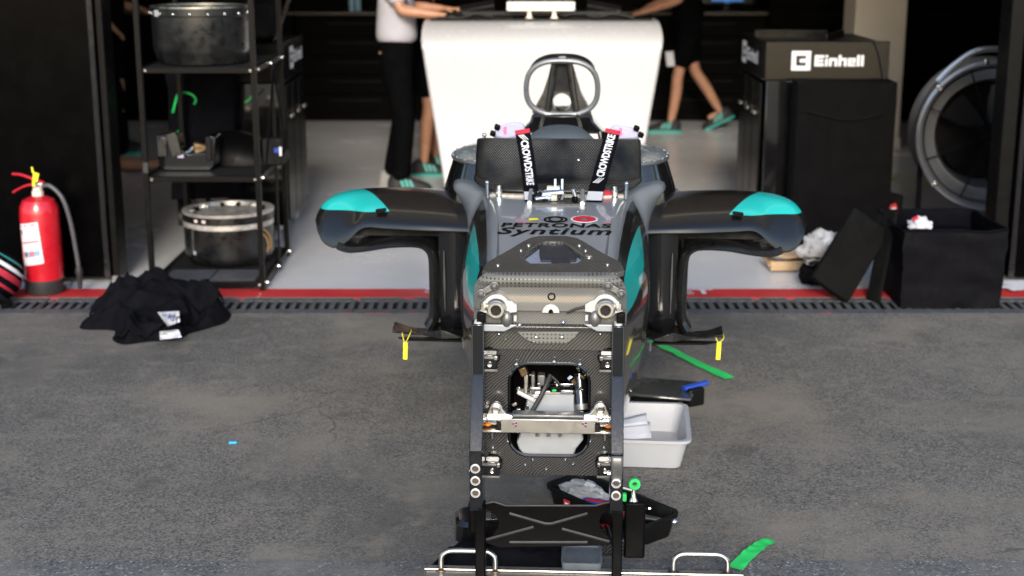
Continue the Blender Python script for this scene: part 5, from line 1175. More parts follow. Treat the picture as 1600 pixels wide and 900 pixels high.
# wishbone bearing housings
for (px, s) in ((776, -1), (946, 1)):
    hc = Q(px, 480, -.035); uq = hc.x; zq = hc.z
    h_ = bpy.data.objects.new('bearing_housing', None); COL.objects.link(h_); h_.parent = car; h_.location = (uq, -.026, zq)
    def arcp(r0, a0, a1, n_=10): return [(r0 * math.cos(R(a0 + (a1 - a0) * k / n_)), r0 * math.sin(R(a0 + (a1 - a0) * k / n_))) for k in range(n_ + 1)]
    out = [(-s * .052, -.012), (-s * .052, .006), (-s * .036, .017)] + ([(x, z) for x, z in arcp(.034, 150, 40)] if s > 0 else [(x, z) for x, z in arcp(.034, 30, 140)]) + [(s * .040, .006), (s * .044, -.010), (s * .026, -.016)] + ([(x, z) for x, z in arcp(.030, -30, -150)] if s > 0 else [(x, z) for x, z in arcp(.030, 210, 330)])
    MB().prism(out, lambda x, z: (x, -.010, z), lambda x, z: (x, .008, z)).build('flange', M['white_alloy'], h_, bevel=.002)
    MB().lathe([(.026, -.008), (.026, -.020), (.024, -.023), (.0225, -.026), (.0225, -.040), (.020, -.043), (.014, -.043), (.0135, -.010), (0, -.010)], 32, axis='y').build('sleeve', M['alu'], h_)
    MB().lathe([(.0205, -.030), (.0205, -.034), (.0215, -.035)], 32, axis='y').build('ring', M['grey_alloy'], h_)
    MB().lathe([(.0137, -.034), (0, -.033)], 24, axis='y').build('bore', M['drain_pit'], h_)  # black disc near the mouth paints in the darkness of the hole
    lk = [(s * .038, .040), (s * .005, .060)]
    b = MB(); b.box((s * .022, .0, .046), (.055, .010, .018), (0, s * R(30), 0)); b.build('link_plate', M['grey_alloy'], h_, bevel=.003)
    for (x, z) in ((s * .040, .037), (s * .006, .057)):
        b = MB(); b.lathe([(.0115, .0), (.0115, -.012), (.008, -.014), (.005, -.008), (0, -.008)], 16, c=(x, 0, z), axis='y'); b.build('link_bolt', M['grey_alloy'], h_)
    b = MB(); b.tube([(s * .034, -.012, .012), (s * .034, -.014, -.006)], .009, 10); b.build('spacer', M['steel'], h_)
    b = MB(); b.box((s * .040, -.006, -.028), (.022, .022, .026)); b.build('clevis', M['black_metal'], h_, bevel=.003)
    b = MB(); b.sphere((-s * .026, -.006, -.032), (.016, .014, .024), 14, 8); b.build('seal_boot', M['grey_alloy'], h_)
    b = MB(); b.box((-s * .048, -.004, -.030), (.008, .01, .016)); b.build('tab', M['white_alloy'], h_, bevel=.001)
    b = MB(); b.prism([(-s * .055, -.046), (-s * .02, -.064), (s * .05, -.064), (s * .05, -.046)], lambda x, z: (x, -.013, z), lambda x, z: (x, -.004, z)); b.build('shim_plate', M['car_grey'], h_, bevel=.002)
# boss pad with bolts under the step
for (px, py, r_, nme) in ((838, 526, .0065, 'bolt'), (878, 526, .0065, 'bolt'), (834, 533, .0045, 'bolt'), (880, 503, .006, 'bolt'), (780, 521, .005, 'bolt'), (938, 521, .005, 'bolt'), (812, 507, .006, 'bolt'), (790, 529, .004, 'bolt')):
    c = Q(px, py, -.028); MB().sphere((c.x, -.030, c.z), (r_, .006, r_ * .8), 12, 6).build(nme, M['bright_metal'], car)
b = MB(); q = [Q(x, y, -.028) for x, y in ((808, 519), (905, 519), (898, 528), (886, 537), (832, 537), (818, 528))]; b.prism([(p.x, p.z) for p in q], lambda x, z: (x, -.028, z), lambda x, z: (x, -.018, z)); b.build('boss_pad', M['perforated'], car, bevel=.002)

# --- lower bulkhead plate with big rounded opening
LV = -.006
zt_, zb_ = .672, Q(860, 742, LV).z; hwL = .190
oc = Q(858, 641, LV); ow, oh = .212, Q(858, 569, LV).z - Q(858, 713, LV).z
inner = rrect(ow, oh, .052, 9, oc.x, oc.z)
outer = []
for (x, z) in inner:
    dx, dz = x - oc.x, z - oc.z; k = min(hwL / abs(dx) if abs(dx) > 1e-6 else 9e9, ((zt_ - oc.z) if dz > 0 else (oc.z - zb_)) / abs(dz) if abs(dz) > 1e-6 else 9e9); outer.append((oc.x + dx * k, oc.z + dz * k))
# add true corners
pl_o, pl_i = [], []
for i in range(len(inner)):
    pl_o.append(outer[i]); pl_i.append(inner[i]); a, c = outer[i], outer[(i + 1) % len(inner)]
    if abs(a[0] - c[0]) > 1e-4 and abs(a[1] - c[1]) > 1e-4:
        cx_ = a[0] if abs(abs(a[0] - oc.x) - hwL) < 1e-4 else c[0]; cz_ = a[1] if abs(abs(a[0] - oc.x) - hwL) > 1e-4 else c[1]
        pl_o.append((cx_, cz_)); pl_i.append(((inner[i][0] + inner[(i + 1) % len(inner)][0]) / 2, (inner[i][1] + inner[(i + 1) % len(inner)][1]) / 2))
b = MB(); b.frame(pl_o, pl_i, lambda x, z: (x, LV, z), lambda x, z: (x, LV + .012, z)); lp = b.build('front_plate', M['carbon_lo'], car, 30)
b = MB(); b.tube([(x, LV - .001, z) for x, z in inner], .004, 6, closed=True); b.build('opening_edge', M['gloss_black'], lp)
b = MB(); b.frame(rrect(ow + .02, oh + .02, .06, 9, oc.x, oc.z), inner, lambda x, z: (x, LV + .014, z), lambda x, z: (x, LV + .28, z)); b.build('well_wall', M['plastic_black'], car)
MB().box((oc.x, LV + .285, oc.z), (ow, .01, oh)).build('well_back', M['matt_black'], car)
# contents of the opening
wz = lambda py: Q(860, py, .06).z
def wb(nme, px, py, w_, h_, d_, m, rot=None, v=.05, bev=.003): c = Q(px, py, v); return MB().box((c.x, v, c.z), (w_, d_, h_), rot).build(nme, m, car, bevel=bev)
b = MB(); q = [Q(x, y, .05) for x, y in ((826, 612), (898, 612), (906, 650), (912, 680), (900, 694), (896, 706), (822, 706), (812, 694), (808, 684), (812, 676), (818, 650))]; b.prism([(p.x, p.z) for p in q], lambda x, z: (x, .05 - (.70 - z) * .12, z), lambda x, z: (x, .12, z)); b.build('pedal_tray', M['well_grey'], car, bevel=.004)
wb('tray_lip', 862, 611, .118, .012, .03, M['steel'], v=.045)
wb('bracket_block', 822, 598, .012, .055, .03, M['steel'], v=.03); wb('bracket_block', 833, 598, .010, .055, .03, M['grey_alloy'], v=.03); wb('bracket_block', 837, 605, .030, .010, .03, M['alu'], v=.025); wb('bracket_block', 846, 592, .02, .03, .03, M['grey_alloy'], v=.04)
wb('bracket_block', 840, 617, .026, .012, .03, M['white_alloy'], v=.03); wb('bracket_foot', 824, 618, .060, .012, .03, M['white_alloy'], (0, R(28), 0), .03)
wb('brass_valve', 818, 579, .020, .024, .03, M['brass'], (0, R(-25), 0), .02); wb('white_bar', 882, 600, .05, .010, .02, M['bright_metal'], v=.04); wb('white_bar', 886, 611, .035, .012, .02, M['bright_metal'], v=.03); wb('connector', 868, 607, .03, .016, .02, M['black_metal'], v=.028)
wb('chip', 866, 610, .012, .006, .01, M['green_tape'], v=.014)
b = MB(); b.tube(crom([Q(860, 586, .03), Q(852, 605, .01), Q(842, 625, .0), Q(828, 648, -.006)], 5), .0065, 8); b.build('brake_hose', M['rubber'], car)
b = MB(); b.tube(crom([Q(862, 588, .03), Q(872, 598, .03), Q(880, 612, .03)], 5), .004, 8); b.build('brake_hose', M['rubber'], car)
b = MB(); c0, c1 = Q(905, 585, .06), Q(908, 632, .03); b.tube([c0, c1], .021, 16); b.build('damper_body', M['gloss_black'], car)
b = MB(); c0, c1 = Q(908, 632, .028), Q(909, 641, .022); b.tube([c0, c1], .020, 16); b.build('damper_cap', M['grey_alloy'], car)
random.seed(5)
for k in range(34):
    px, py = random.choice(((random.uniform(890, 915), random.uniform(575, 612)), (random.uniform(802, 830), random.uniform(575, 640)), (random.uniform(850, 900), random.uniform(575, 608)), (random.uniform(895, 912), random.uniform(636, 645))))
    sz = random.uniform(.004, .010); wb('fitting', px, py, sz * 1.6, sz, sz, random.choice((M['bright_metal'], M['steel'], M['black_metal'], M['grey_alloy'], M['brass'])), (random.random(), random.random() * 3, 0), random.uniform(.015, .05), .001)
# screws on the plate
for (px, py) in ((807, 570), (906, 570), (866, 566), (832, 719), (884, 719), (820, 727), (896, 726), (853, 734), (793, 690), (923, 690), (770, 700), (944, 700), (842, 600)):
    c = Q(px, py, LV); 
    if py < 575: b = MB(); b.tube([(c.x, LV, c.z - .004), (c.x, LV - .014, c.z + .004)], .0045, 8); b.sphere((c.x, LV - .015, c.z + .005), .0055, 8, 5)
    else: b = MB().sphere((c.x, LV, c.z), (.0042, .005, .0055), 8, 5)
    b.build('screw', M['bright_metal'], lp)
# four black mounting lugs
for (px, py, s) in ((766, 562, -1), (949, 563, 1), (770, 728, -1), (945, 728, 1)):
    c = Q(px, py, -.02); l_ = bpy.data.objects.new('mounting_lug', None); COL.objects.link(l_); l_.parent = car; l_.location = (c.x, LV, c.z)
    MB().lathe([(.026, 0), (.026, -.010), (.022, -.014), (0, -.014)], 24, c=(s * -.0, 0, .008), axis='y').build('boss', M['gloss_black'], l_)
    MB().box((s * .004, -.022, .0), (.046, .024, .038)).build('block', M['post_black'], l_, bevel=.003)
    for dz in (.012, -.022): MB().box((s * .004, -.037, dz), (.050, .006, .006)).build('edge_strip', M['grey_alloy'], l_, bevel=.001)  # grey strips stand in for highlights on the black lug edges
    MB().lathe([(.006, -.034), (.006, -.037), (.003, -.036), (0, -.036)], 12, c=(0, 0, -.006), axis='y').build('bolt', M['bright_metal'], l_)
    MB().box((-s * .016, -.038, .012), (.010, .010, .012)).build('bolt_head', M['steel'], l_, bevel=.002)

# --- steering rack beam
sv = -.05
ra = bpy.data.objects.new('steering_rack', None); COL.objects.link(ra); ra.parent = car
rz0, rz1 = Q(857, 677, sv - .02).z, Q(857, 655, sv - .02).z; ru0, ru1 = Q(756, 665, sv).x, Q(957, 665, sv).x; rc0 = (ru0 + ru1) / 2
b = MB(); a_in = .040
b.box((rc0, sv, (rz0 + rz1) / 2), (ru1 - ru0 - .09, .045, rz1 - rz0)); bm_ = b.build('beam', M['alu'], ra, bevel=.002)
for s in (-1, 1):
    xe = ru0 if s < 0 else ru1
    for dz in (rz0 + .003, rz1 - .004): MB().box((xe - s * .024, sv, dz), (.054, .045, .006)).build('fork', M['alu'], ra, bevel=.0015)
    MB().box((xe - s * .018, sv + .010, (rz0 + rz1) / 2), (.034, .012, .016), (0, 0, s * .1)).build('rod_end', M['steel'], ra, bevel=.003)
    MB().sphere((xe - s * .010, sv + .004, (rz0 + rz1) / 2 - .006), (.010, .008, .005), 10, 6).build('amber_seal', M['amber'], ra)
    px = 775 if s < 0 else 938; c = Q(px, 638, sv); 
    out = [(c.x - .020 * s * -1 * -1 + x, z) for x, z in [(0, 0)]]
    pts = [(-s * .020, -.024), (-s * .014, -.006)] ; 
    lug = [(s * .026, -.026), (s * .022, -.010)] + [(s * .017 * math.cos(R(a)), .0 + .017 * math.sin(R(a))) for a in range(0, 181, 20)] + [(-s * .026, -.012), (-s * .048, -.018), (-s * .075, -.022), (-s * .075, -.026)]
    MB().prism(lug, lambda x, z: (c.x + x, sv - .006, c.z + z), lambda x, z: (c.x + x, sv + .012, c.z + z)).build('lug', M['alu'], ra, bevel=.002)
    MB().lathe([(.0115, -.005), (.0115, -.012), (.008, -.014), (0, -.012)], 18, c=(c.x, sv, c.z), axis='y').build('lug_bolt', M['steel'], ra)
    MB().box((c.x, sv - .012, c.z - .022), (.016, .014, .008)).build('clip', M['bright_metal'], ra, bevel=.002)
    MB().box((c.x + s * .030, sv - .014, c.z - .026), (.012, .02, .014)).build('clip', M['bright_metal'], ra, bevel=.003)
    px = 802 if s < 0 else 911
    for (dx, dy) in ((0, 0), (4.5, -1), (4, 3.5)):
        q = Q(px + dx, 662 + dy, sv - .023); MB().lathe([(.0028, 0), (.0028, -.002), (0, -.002)], 10, c=(q.x, sv - .0225, q.z), axis='y').build('pin', M['purple'], ra)
    q = Q(768 if s < 0 else 946, 685, sv); b = MB(); b.tube([(q.x, sv, rz0), (q.x, sv, rz0 - .024)], .004, 8); b.build('stud', M['steel'], ra)
for px in (840, 857, 875):
    q = Q(px, 682, sv); b = MB(); b.tube([(q.x, sv - .01, rz0), (q.x, sv - .01, rz0 - .012)], .005, 8); b.build('stud', M['steel'], ra)
b = MB(); b.box((rc0, sv + .004, rz1 + .005), (.19, .034, .010)); b.build('top_rail', M['grey_alloy'], ra, bevel=.004)

# ================================================================== FRONT STAND
stn = thing('chassis_stand', 'black front stand with two posts on a stainless base plate', 'stand', (CO.x, CO.y, 0), -CA)
for s in (-1, 1):
    pxo = 745 if s < 0 else 966; uc = Q(pxo, 560, -.09).x; hw = .0165
    prof = [(-.052, .735), (-.052, .6), (-.056, .595), (-.150, .425), (-.150, .41), (-.152, .40), (-.152, .27), (-.140, .255), (-.05, .25), (-.045, .39), (-.028, .42), (-.010, .60), (-.010, .735)]
    po = MB().prism([(v, z) for v, z in prof], lambda v, z: (uc - hw, v, z), lambda v, z: (uc + hw, v, z)).build('post', M['post_black'], stn, 20, bevel=.003)
    for k in range(3): MB().lathe([(.0095, 0), (.0095, .003), (.007, .005), (0, .005)], 16, c=(uc, -.043 + k * .012, .735 + 0), M=None).build('bolt', M['white_alloy'], po) if False else MB().sphere((uc, -.044 + k * .0135, .7355), (.011, .005, .004), 14, 6).build('bolt', M['white_alloy'], po)
    zc = [Q(739, y, -.152).z for y in (732, 751, 770)]
    for k, z in enumerate(zc):
        if s > 0 and k < 1: continue
        MB().lathe([(.0125, 0), (.0125, -.003), (.009, -.004), (.008, .0), (0, .001)], 20, c=(uc - .001, -.152, z), axis='y').build('bushing', M['white_alloy'], po)
        MB().lathe([(.008, 0), (0, -.0005)], 16, c=(uc - .001, -.1525, z), axis='y').build('bushing_bore', mat('rust_bore', (.06, .04, .03), .6), po)
    if s > 0:
        q = Q(966, 730, -.155); b = MB(); b.grid(lambda a, t: (uc + (a - .5) * .030 * (1 - .5 * max(0, t - .6)), -.156 - .004 * math.sin(6 * t), q.z + .030 - .075 * t), 4, 8); b.build('tape_wrap', M['grey_alloy'], po, solid=.003)
    ul = Q(750 if s < 0 else 964.5, 850, -.12).x
    MB().box((ul, -.095, .145), (.026, .05, .23)).build('lower_post', M['satin_black'], stn, bevel=.003)
    if s < 0: MB().box((Q(740, 800, -.1).x, -.078, .215), (.030, .045, .085)).build('side_block', M['satin_black'], stn, bevel=.008)
    MB().lathe([(.007, 0), (.007, -.006), (0, -.006)], 10, c=(uc - hw, -.07, .34), axis='x').build('bolt', M['bright_metal'], po)
M['rib_black'] = mat('rib_black', (.02, .021, .024), .5, spec=.3)
# X-pressed brace between the posts
bv = -.085
ol = [(757, 787), (772, 784), (790, 790), (930, 790), (945, 786), (960, 784)]
rt = [(960, 796), (950, 798), (940, 806), (936, 816), (940, 828), (950, 838), (960, 846)]
bt = [(960, 851), (940, 853), (780, 856), (757, 848)]
lf = [(757, 846), (768, 838), (777, 826), (779, 816), (775, 806), (767, 799), (757, 795)]
def BQ(p): q = Q(p[0], p[1], bv); return (q.x, q.z)
b = MB(); b.prism([BQ(p) for p in ol + rt + bt + lf], lambda x, z: (x, bv, z), lambda x, z: (x, bv + .008, z)); br = b.build('brace_plate', M['satin_black'], stn, 20, bevel=.0015)
for pts in (((796, 802), (852, 818), (862, 818), (918, 802)), ((760, 843), (834, 823)), ((878, 826), (952, 846)), ((796, 847), (918, 847))):
    b = MB(); b.tube([Vector((BQ(p)[0], bv, BQ(p)[1])) for p in pts], .0045, 6); b.build('pressed_rib', M['rib_black'], br)
b = MB(); b.tube([Vector((BQ(p)[0], bv, BQ(p)[1])) for p in ol], .003, 6); b.build('folded_edge', M['rib_black'], br)
q0, q1 = Q(976, 784, -.08), Q(1007, 872, -.08)
MB().box(((q0.x + q1.x) / 2, -.08, (q0.z + q1.z) / 2), (q1.x - q0.x, .012, q0.z - q1.z)).build('side_plate', M['satin_black'], stn, bevel=.006)
b = MB(); b.box(((q0.x + q1.x) / 2 - .01, -.066, q0.z - .02), (.05, .016, .02)); b.build('side_plate_bracket', M['black_metal'], stn)
# stainless base
def rusty():
    m, nt, b = nm('stained_steel'); co = ocoord(nt); n1 = noi(nt, co, 25, 6, .65); n2 = noi(nt, co, 6, 4)
    c = mixc(nt, ramp(nt, n2, .3, .7), (.33, .32, .30), (.46, .45, .43)); c = mixc(nt, mth(nt, 'MULTIPLY', ramp(nt, n1, .56, .72), .6), c, (.16, .10, .055))
    nt.links.new(c, b.inputs['Base Color']); b.inputs['Metallic'].default_value = .85; b.inputs['Roughness'].default_value = .38; return m
M['stained'] = rusty()
bz = .032; c0 = QZ(668, 884, bz); c1 = QZ(1158, 891, bz); bx0, bx1, bv1 = c0.x, c1.x, (c0.y + c1.y) / 2
MB().box(((bx0 + bx1) / 2, bv1 - .22, bz - .004), (bx1 - bx0, .44, .008)).build('base_plate', M['stained'], stn, bevel=.001)
for s, x in ((-1, bx0), (1, bx1)):
    b = MB(); b.prism([(0, 0), (s * .03, -.026), (s * .034, -.024), (s * .004, .004)], lambda a, z: (x + a, bv1, bz + z - .003), lambda a, z: (x + a, bv1 - .44, bz + z - .003)); b.build('base_flange', M['stained'], stn)
b = MB(); b.tube([(bx0 - .004, bv1 - .035, bz + .004), (bx1, bv1 - .035, bz + .004)], .0035, 8); b.build('base_bead', M['stained'], stn)
for (pa, pb_) in (((690, 888), (774, 891)), ((1052, 894), (1136, 895))):
    a, c = QZ(pa[0], pa[1], bz), QZ(pb_[0], pb_[1], bz); y = (a.y + c.y) / 2 - .006; h = .055
    b = MB(); b.tube(crom([(a.x, y, bz), (a.x, y, bz + h * .55), (a.x + .004, y, bz + h * .8), (a.x + .02, y, bz + h), (a.x + .05, y, bz + h + .002), (c.x - .05, y, bz + h + .002), (c.x - .02, y, bz + h), (c.x - .004, y, bz + h * .8), (c.x, y, bz + h * .55), (c.x, y, bz)], 5), .0072, 12); hd = b.build('handle', M['steel'], stn)
    for q in (a, c): MB().lathe([(.017, .0), (.016, .003), (.011, .006), (.008, .007)], 18, c=(q.x, y, bz)).build('weld_ring', M['rust_ring'] if 'rust_ring' in M else M['brass'], hd)
q = QZ(915, 893, bz); MB().box((q.x, q.y, bz + .0015), (.052, .012, .002)).build('name_plate', M['print_black'], stn)

# ================================================================== ON THE GROUND ROUND THE CAR
def tray(name, label, cat, c, w_, d_, h_, rz, m, th=.006, flare=.02, lip=.012, inner=None):
    t = thing(name, label, cat, (c[0], c[1], .0), rz); b = MB()
    def rg(w2, d2, z, r_): return [(x, y, z) for x, y in rrect(w2, d2, r_, 5)]
    b.loft([rg(w_ - 2 * flare, d_ - 2 * flare, .004, .03), rg(w_, d_, h_ - .012, .035), rg(w_ + lip * 2, d_ + lip * 2, h_ - .010, .04), rg(w_ + lip * 2, d_ + lip * 2, h_, .04), rg(w_ - th, d_ - th, h_, .033), rg(w_ - 2 * flare - th, d_ - 2 * flare - th, .012, .028)], caps=True)
    b.build('tub', m, t, 40); return t
tr = tray('plastic_tray', 'pale grey plastic tray holding folded white paper beside the car', 'tray', ((G(1064, 684, .1).x - .20), 4.60, 0), .47, .38, .108, R(-5), M['white_plastic'])
MB().grid(lambda a, c: (.08 + .12 * a, -.11 + .06 * c + .02 * a, .03 + .05 * c + .01 * a), 4, 4).build('inner_sheet', M['paper'], tr) if False else None
pc = G(990, 668, .05); ps = thing('paper_sheet', 'folded white paper lying inside the pale grey tray', 'paper', (pc.x, pc.y, .016))
MB().grid(lambda a, c: (-.07 + .13 * a, -.05 + .07 * c + .02 * a, .006 + .035 * c), 4, 3).build('lower_fold', M['paper'], ps, solid=.001)
MB().grid(lambda a, c: (-.07 + .12 * a, -.02 + .06 * c + .035 * a, .042 + .02 * c * a), 4, 3).build('upper_fold', M['paper'], ps, solid=.001)
lc_ = G(1025, 612, .03); ld = thing('tray_lid', 'dark smoked tray lid with blue grip on the asphalt behind the grey tray', 'lid', (lc_.x - .06, lc_.y, 0), R(-16))
MB().box((0, 0, .05), (.42, .22, .012), (R(0), 0, 0)).build('panel', M['glass_dark'], ld, bevel=.006)
b = MB(); b.box((.0, .03, .022), (.30, .14, .04)); b.build('foot', M['plastic_black'], ld, bevel=.006)
qb = G(1087, 608, .06); b = MB(); lx_ = (qb.x - ld.location.x); ly_ = qb.y - ld.location.y; cz_, sz_ = math.cos(R(16)), math.sin(R(16))
b.tube([(.17, -.035, .068), (.245, .04, .075)], .013, 10, sq=.8); b.build('blue_grip', M['blue'], ld)
b = MB(); b.box((.205, -.01, .035), (.07, .05, .07), (0, 0, R(45))); b.build('latch', M['plastic_black'], ld, bevel=.008)

tt = tray('tool_tray', 'black tool tray full of hand tools and fittings right of the stand', 'tray', (.296, 3.985, 0), .42, .155, .075, R(-50), M['plastic_black'], flare=.012, lip=.008)
Mr = Matrix.Rotation(R(-50), 3, 'Z')
def intray(x, y, z=.0): p = Mr @ Vector((x, y, z)); return (p.x + .296, p.y + 3.985, z)
fq = [(-.17, -.0905), (.02, -.0905)]
vs, fs = text_geo('Einhell', .034, .05, .0025); MB().add([(p.x - .02, -.0805 - (.0) - .004 * 0 + (.075 - .035 - p.y) * .0 - .004, .040 + p.y) for p in vs], fs).build('lettering', M['print_white'], tt, 0, fix=False)
MB().box((-.105, -.0825, .042), (.026, .003, .028)).build('red_emblem', M['red_web'], tt); MB().box((-.103, -.0845, .042), (.014, .002, .012)).build('emblem_mark', M['print_white'], tt)
def tool(name, label, cat, x, y, z, rz): return thing(name, label, cat, intray(x, y, z), R(-50) + rz)
o = tool('screwdriver', 'blue and red handled screwdriver in the black tool tray', 'screwdriver', -.02, -.02, .055, .45)
b = MB(); b.tube([(-.06, 0, 0), (-.05, 0, 0), (.02, 0, 0), (.035, 0, 0), (.05, 0, 0)], [.006, .012, .013, .010, .008], 10); b.build('handle', M['blue'], o)
b = MB(); b.box((-.01, -.008, .010), (.07, .008, .006)); b.build('red_stripe', M['red_web'], o); b = MB(); b.tube([(.05, 0, 0), (.13, 0, -.01)], .0035, 8); b.build('shaft', M['steel'], o)
o = tool('clear_pouch', 'clear plastic pouch of fasteners in the tool tray', 'pouch', -.115, .0, .05, .1)
crumple('film', None, None, (0, 0, .006), (.085, .05, .03), M['clear_film'], 4.4, o, .3); crumple('contents', None, None, (0, 0, .0), (.06, .035, .018), M['grey_alloy'], 1.4, o, .5)
MB().box((.02, 0, .036), (.03, .02, .002), (.2, .2, .3)).build('white_label', M['paper'], o)
qs = G(990, 770, .11); o = thing('pump_fitting', 'silver pump fitting with green cap standing in the tool tray', 'fitting', (qs.x, qs.y, .012))
MB().lathe([(0, 0), (.016, 0), (.016, .055), (.013, .06), (.013, .075), (.007, .085), (.007, .115), (0, .115)], 16).build('body', M['bright_metal'], o)
b = MB(); b.tube([(0, 0, .105), (-.03, .01, .11)], .006, 8); b.build('side_port', M['steel'], o)
MB().lathe([(.008, -.006), (.017, -.006), (.017, .006), (.008, .006)], 18, c=(.002, -.004, .128), axis='y').build('green_ring', M['green_tape'], o)
b = MB(); b.box((-.03, .0, .085), (.018, .018, .024)); b.box((-.03, .0, .045), (.014, .014, .022)); b.build('green_cap', M['green_tape'], o, bevel=.003)
for i, (x, y, rz, m_, lab) in enumerate(((.13, .02, .3, M['steel'], 'steel socket bar lying in the tool tray corner'), (.10, -.03, -.5, M['red_web'], 'dark red handled tool in the tool tray'), (.06, .03, .9, M['black_metal'], 'black ratchet lying in the middle of the tool tray'))):
    o = tool(['socket_bar', 'hand_tool', 'ratchet'][i], lab, 'tool', x, y, .045, rz); b = MB(); b.tube([(-.045, 0, 0), (-.03, 0, 0), (.03, 0, .004), (.05, 0, .006)], [.008, .011, .008, .006], 10); b.build('grip', m_, o)
    b = MB(); b.tube([(.05, 0, .006), (.085, 0, .010)], .005, 8); b.sphere((.09, 0, .010), .011, 10, 6); b.build('head', M['bright_metal'], o)
qr = G(948, 828, .01); o = thing('torch', 'bright red tube lying on the asphalt behind the brace plate', 'tool', (qr.x, qr.y, .014), R(-4))
b = MB(); b.tube([(-.06, 0, 0), (.05, 0, 0)], .014, 12); b.build('barrel', M['red_paint'], o); b = MB(); b.tube([(.05, 0, 0), (.075, 0, 0)], .011, 12); b.build('cap', M['black_metal'], o)

# items under the stand, left
qc = G(745, 838); ca = thing('parts_case', 'black carbon parts case half hidden behind the left post', 'case', (qc.x + .03, qc.y + .02, 0), R(4))
b = MB(); b.loft([[(x, y, z) for x, y in rrect(w2, d2, .03, 5)] for (w2, d2, z) in ((.19, .14, .003), (.185, .135, .05), (.165, .115, .062))]); b.build('body', M['gloss_black'], ca, 30)
MB().box((.02, .0, .0645), (.13, .10, .004)).build('carbon_lid', M['carbon_case'], ca, bevel=.002) if 'carbon_case' in M else MB().box((.02, .0, .0645), (.13, .10, .004)).build('lid', carbon('carbon_case', .006, (.01, .01, .01), (.09, .08, .06), .3, .4, axes=(0, 1)), ca, bevel=.002)
b = MB(); b.box((-.005, -.035, .069), (.03, .05, .006)); b.build('hinge', M['grey_alloy'], ca, bevel=.002)
for k in range(4): MB().sphere((.03 + k * .012, -.03 - .006 * (k % 2), .070), .005, 8, 5).build('fastener', M['bright_metal'], ca)
# black cloth
qk = G(800, 872); 
def cloth(a, c):
    x = -.24 + .46 * a; y = -.085 + .17 * c; e = min(1, 6 * min(a, 1 - a)) * min(1, 4 * min(c, 1 - c))
    y += .03 * (a - .5); sk = (c - .0) * .06 * (1 - 2 * a)
    z = .004 + e * (.035 + .022 * noise.noise(Vector((x * 9, y * 14, 2.2))) + .010 * noise.noise(Vector((x * 30, y * 34, 5.2))))
    return (qk.x + x + sk, qk.y + y, z)
b = MB(); b.grid(cloth, 50, 24); tag(b.build('black_cloth', M['fabric_black'], None, 0 or 60), 'crumpled black cloth lying behind the stainless base plate', 'cloth')
qg = G(915, 870, .05); gt = thing('parts_tray', 'slate grey flat tray beside the crumpled black cloth', 'tray', (qg.x - .01, qg.y + .01, .0), R(-3))
b = MB(); b.loft([[(x, y, z) for x, y in rrect(w2, d2, .012, 4)] for (w2, d2, z) in ((.10, .12, .002), (.11, .13, .052), (.112, .132, .056), (.098, .118, .056), (.09, .11, .050))]); b.build('shell', M['grey_tray'], gt, 40)
qz = G(958, 850, .02); cbx = thing('carbon_block', 'ribbed black carbon block under the side plate of the stand', 'car part', (qz.x, qz.y + .01, 0), R(3))
MB().box((0, 0, .026), (.085, .10, .05)).build('body', M['carbon'], cbx, bevel=.006)
for k in range(5): MB().box((-.032 + k * .016, 0, .053), (.006, .095, .005)).build('rib', M['black_metal'], cbx)

# green tapes, blue scrap
def tape(label, pts, w_, seed):
    sm = crom(pts, 8); b = MB()
    def fn(a, t):
        f = t * (len(sm) - 1); i = min(int(f), len(sm) - 2); c = sm[i].lerp(sm[i + 1], f - i); d = (sm[i + 1] - sm[i]); d.z = 0; d.normalize(); sd_ = Vector((-d.y, d.x, 0))
        tw = .5 * noise.noise(Vector((t * 5, seed, 0))) ; q = c + sd_ * (a - .5) * w_ + Vector((0, 0, .004 + .006 * abs(noise.noise(Vector((t * 6, a * 2, seed)))) + (a - .5) * w_ * tw * .25 + .003))
        q.z = max(q.z, .005); return q
    b.grid(fn, 4, 30); return tag(b.build('green_tape', M['green_tape'], None, 60), label, 'tape')
tape('long green tape strip on the asphalt beside the right sidepod foot', [G(1018, 535), G(1050, 550), G(1085, 568), G(1140, 594)], .048, 1.7)
tape('short green tape strip near the stainless base plate', [G(1148, 892), G(1168, 872), G(1185, 858), G(1204, 847)], .042, 5.2)
tape('scrap of green tape beneath the car beside the right post', [QZ(989, 566, 0) and G(988, 572), G(992, 566), G(994, 560)], .03, 3.2)
qv = G(364, 694); tag(MB().box((qv.x, qv.y, .006), (.028, .012, .008), (0, 0, .15)).build('blue_scrap', M['sky_blue'], None, bevel=.002), 'tiny bright blue plastic scrap alone on the left asphalt', 'scrap')

# ================================================================== jacket heap
jk = thing('jacket', 'black jacket dropped in a heap with white labels showing', 'jacket', (G(240, 512).x, 6.2, 0))
jx = jk.location.x
outline_px = [(137, 508), (148, 488), (163, 470), (180, 448), (205, 432), (232, 427), (252, 436), (256, 444), (300, 448), (330, 452), (338, 466), (343, 485), (335, 505), (318, 514), (300, 520), (285, 530), (250, 533), (215, 541), (196, 530), (192, 517), (165, 515)]
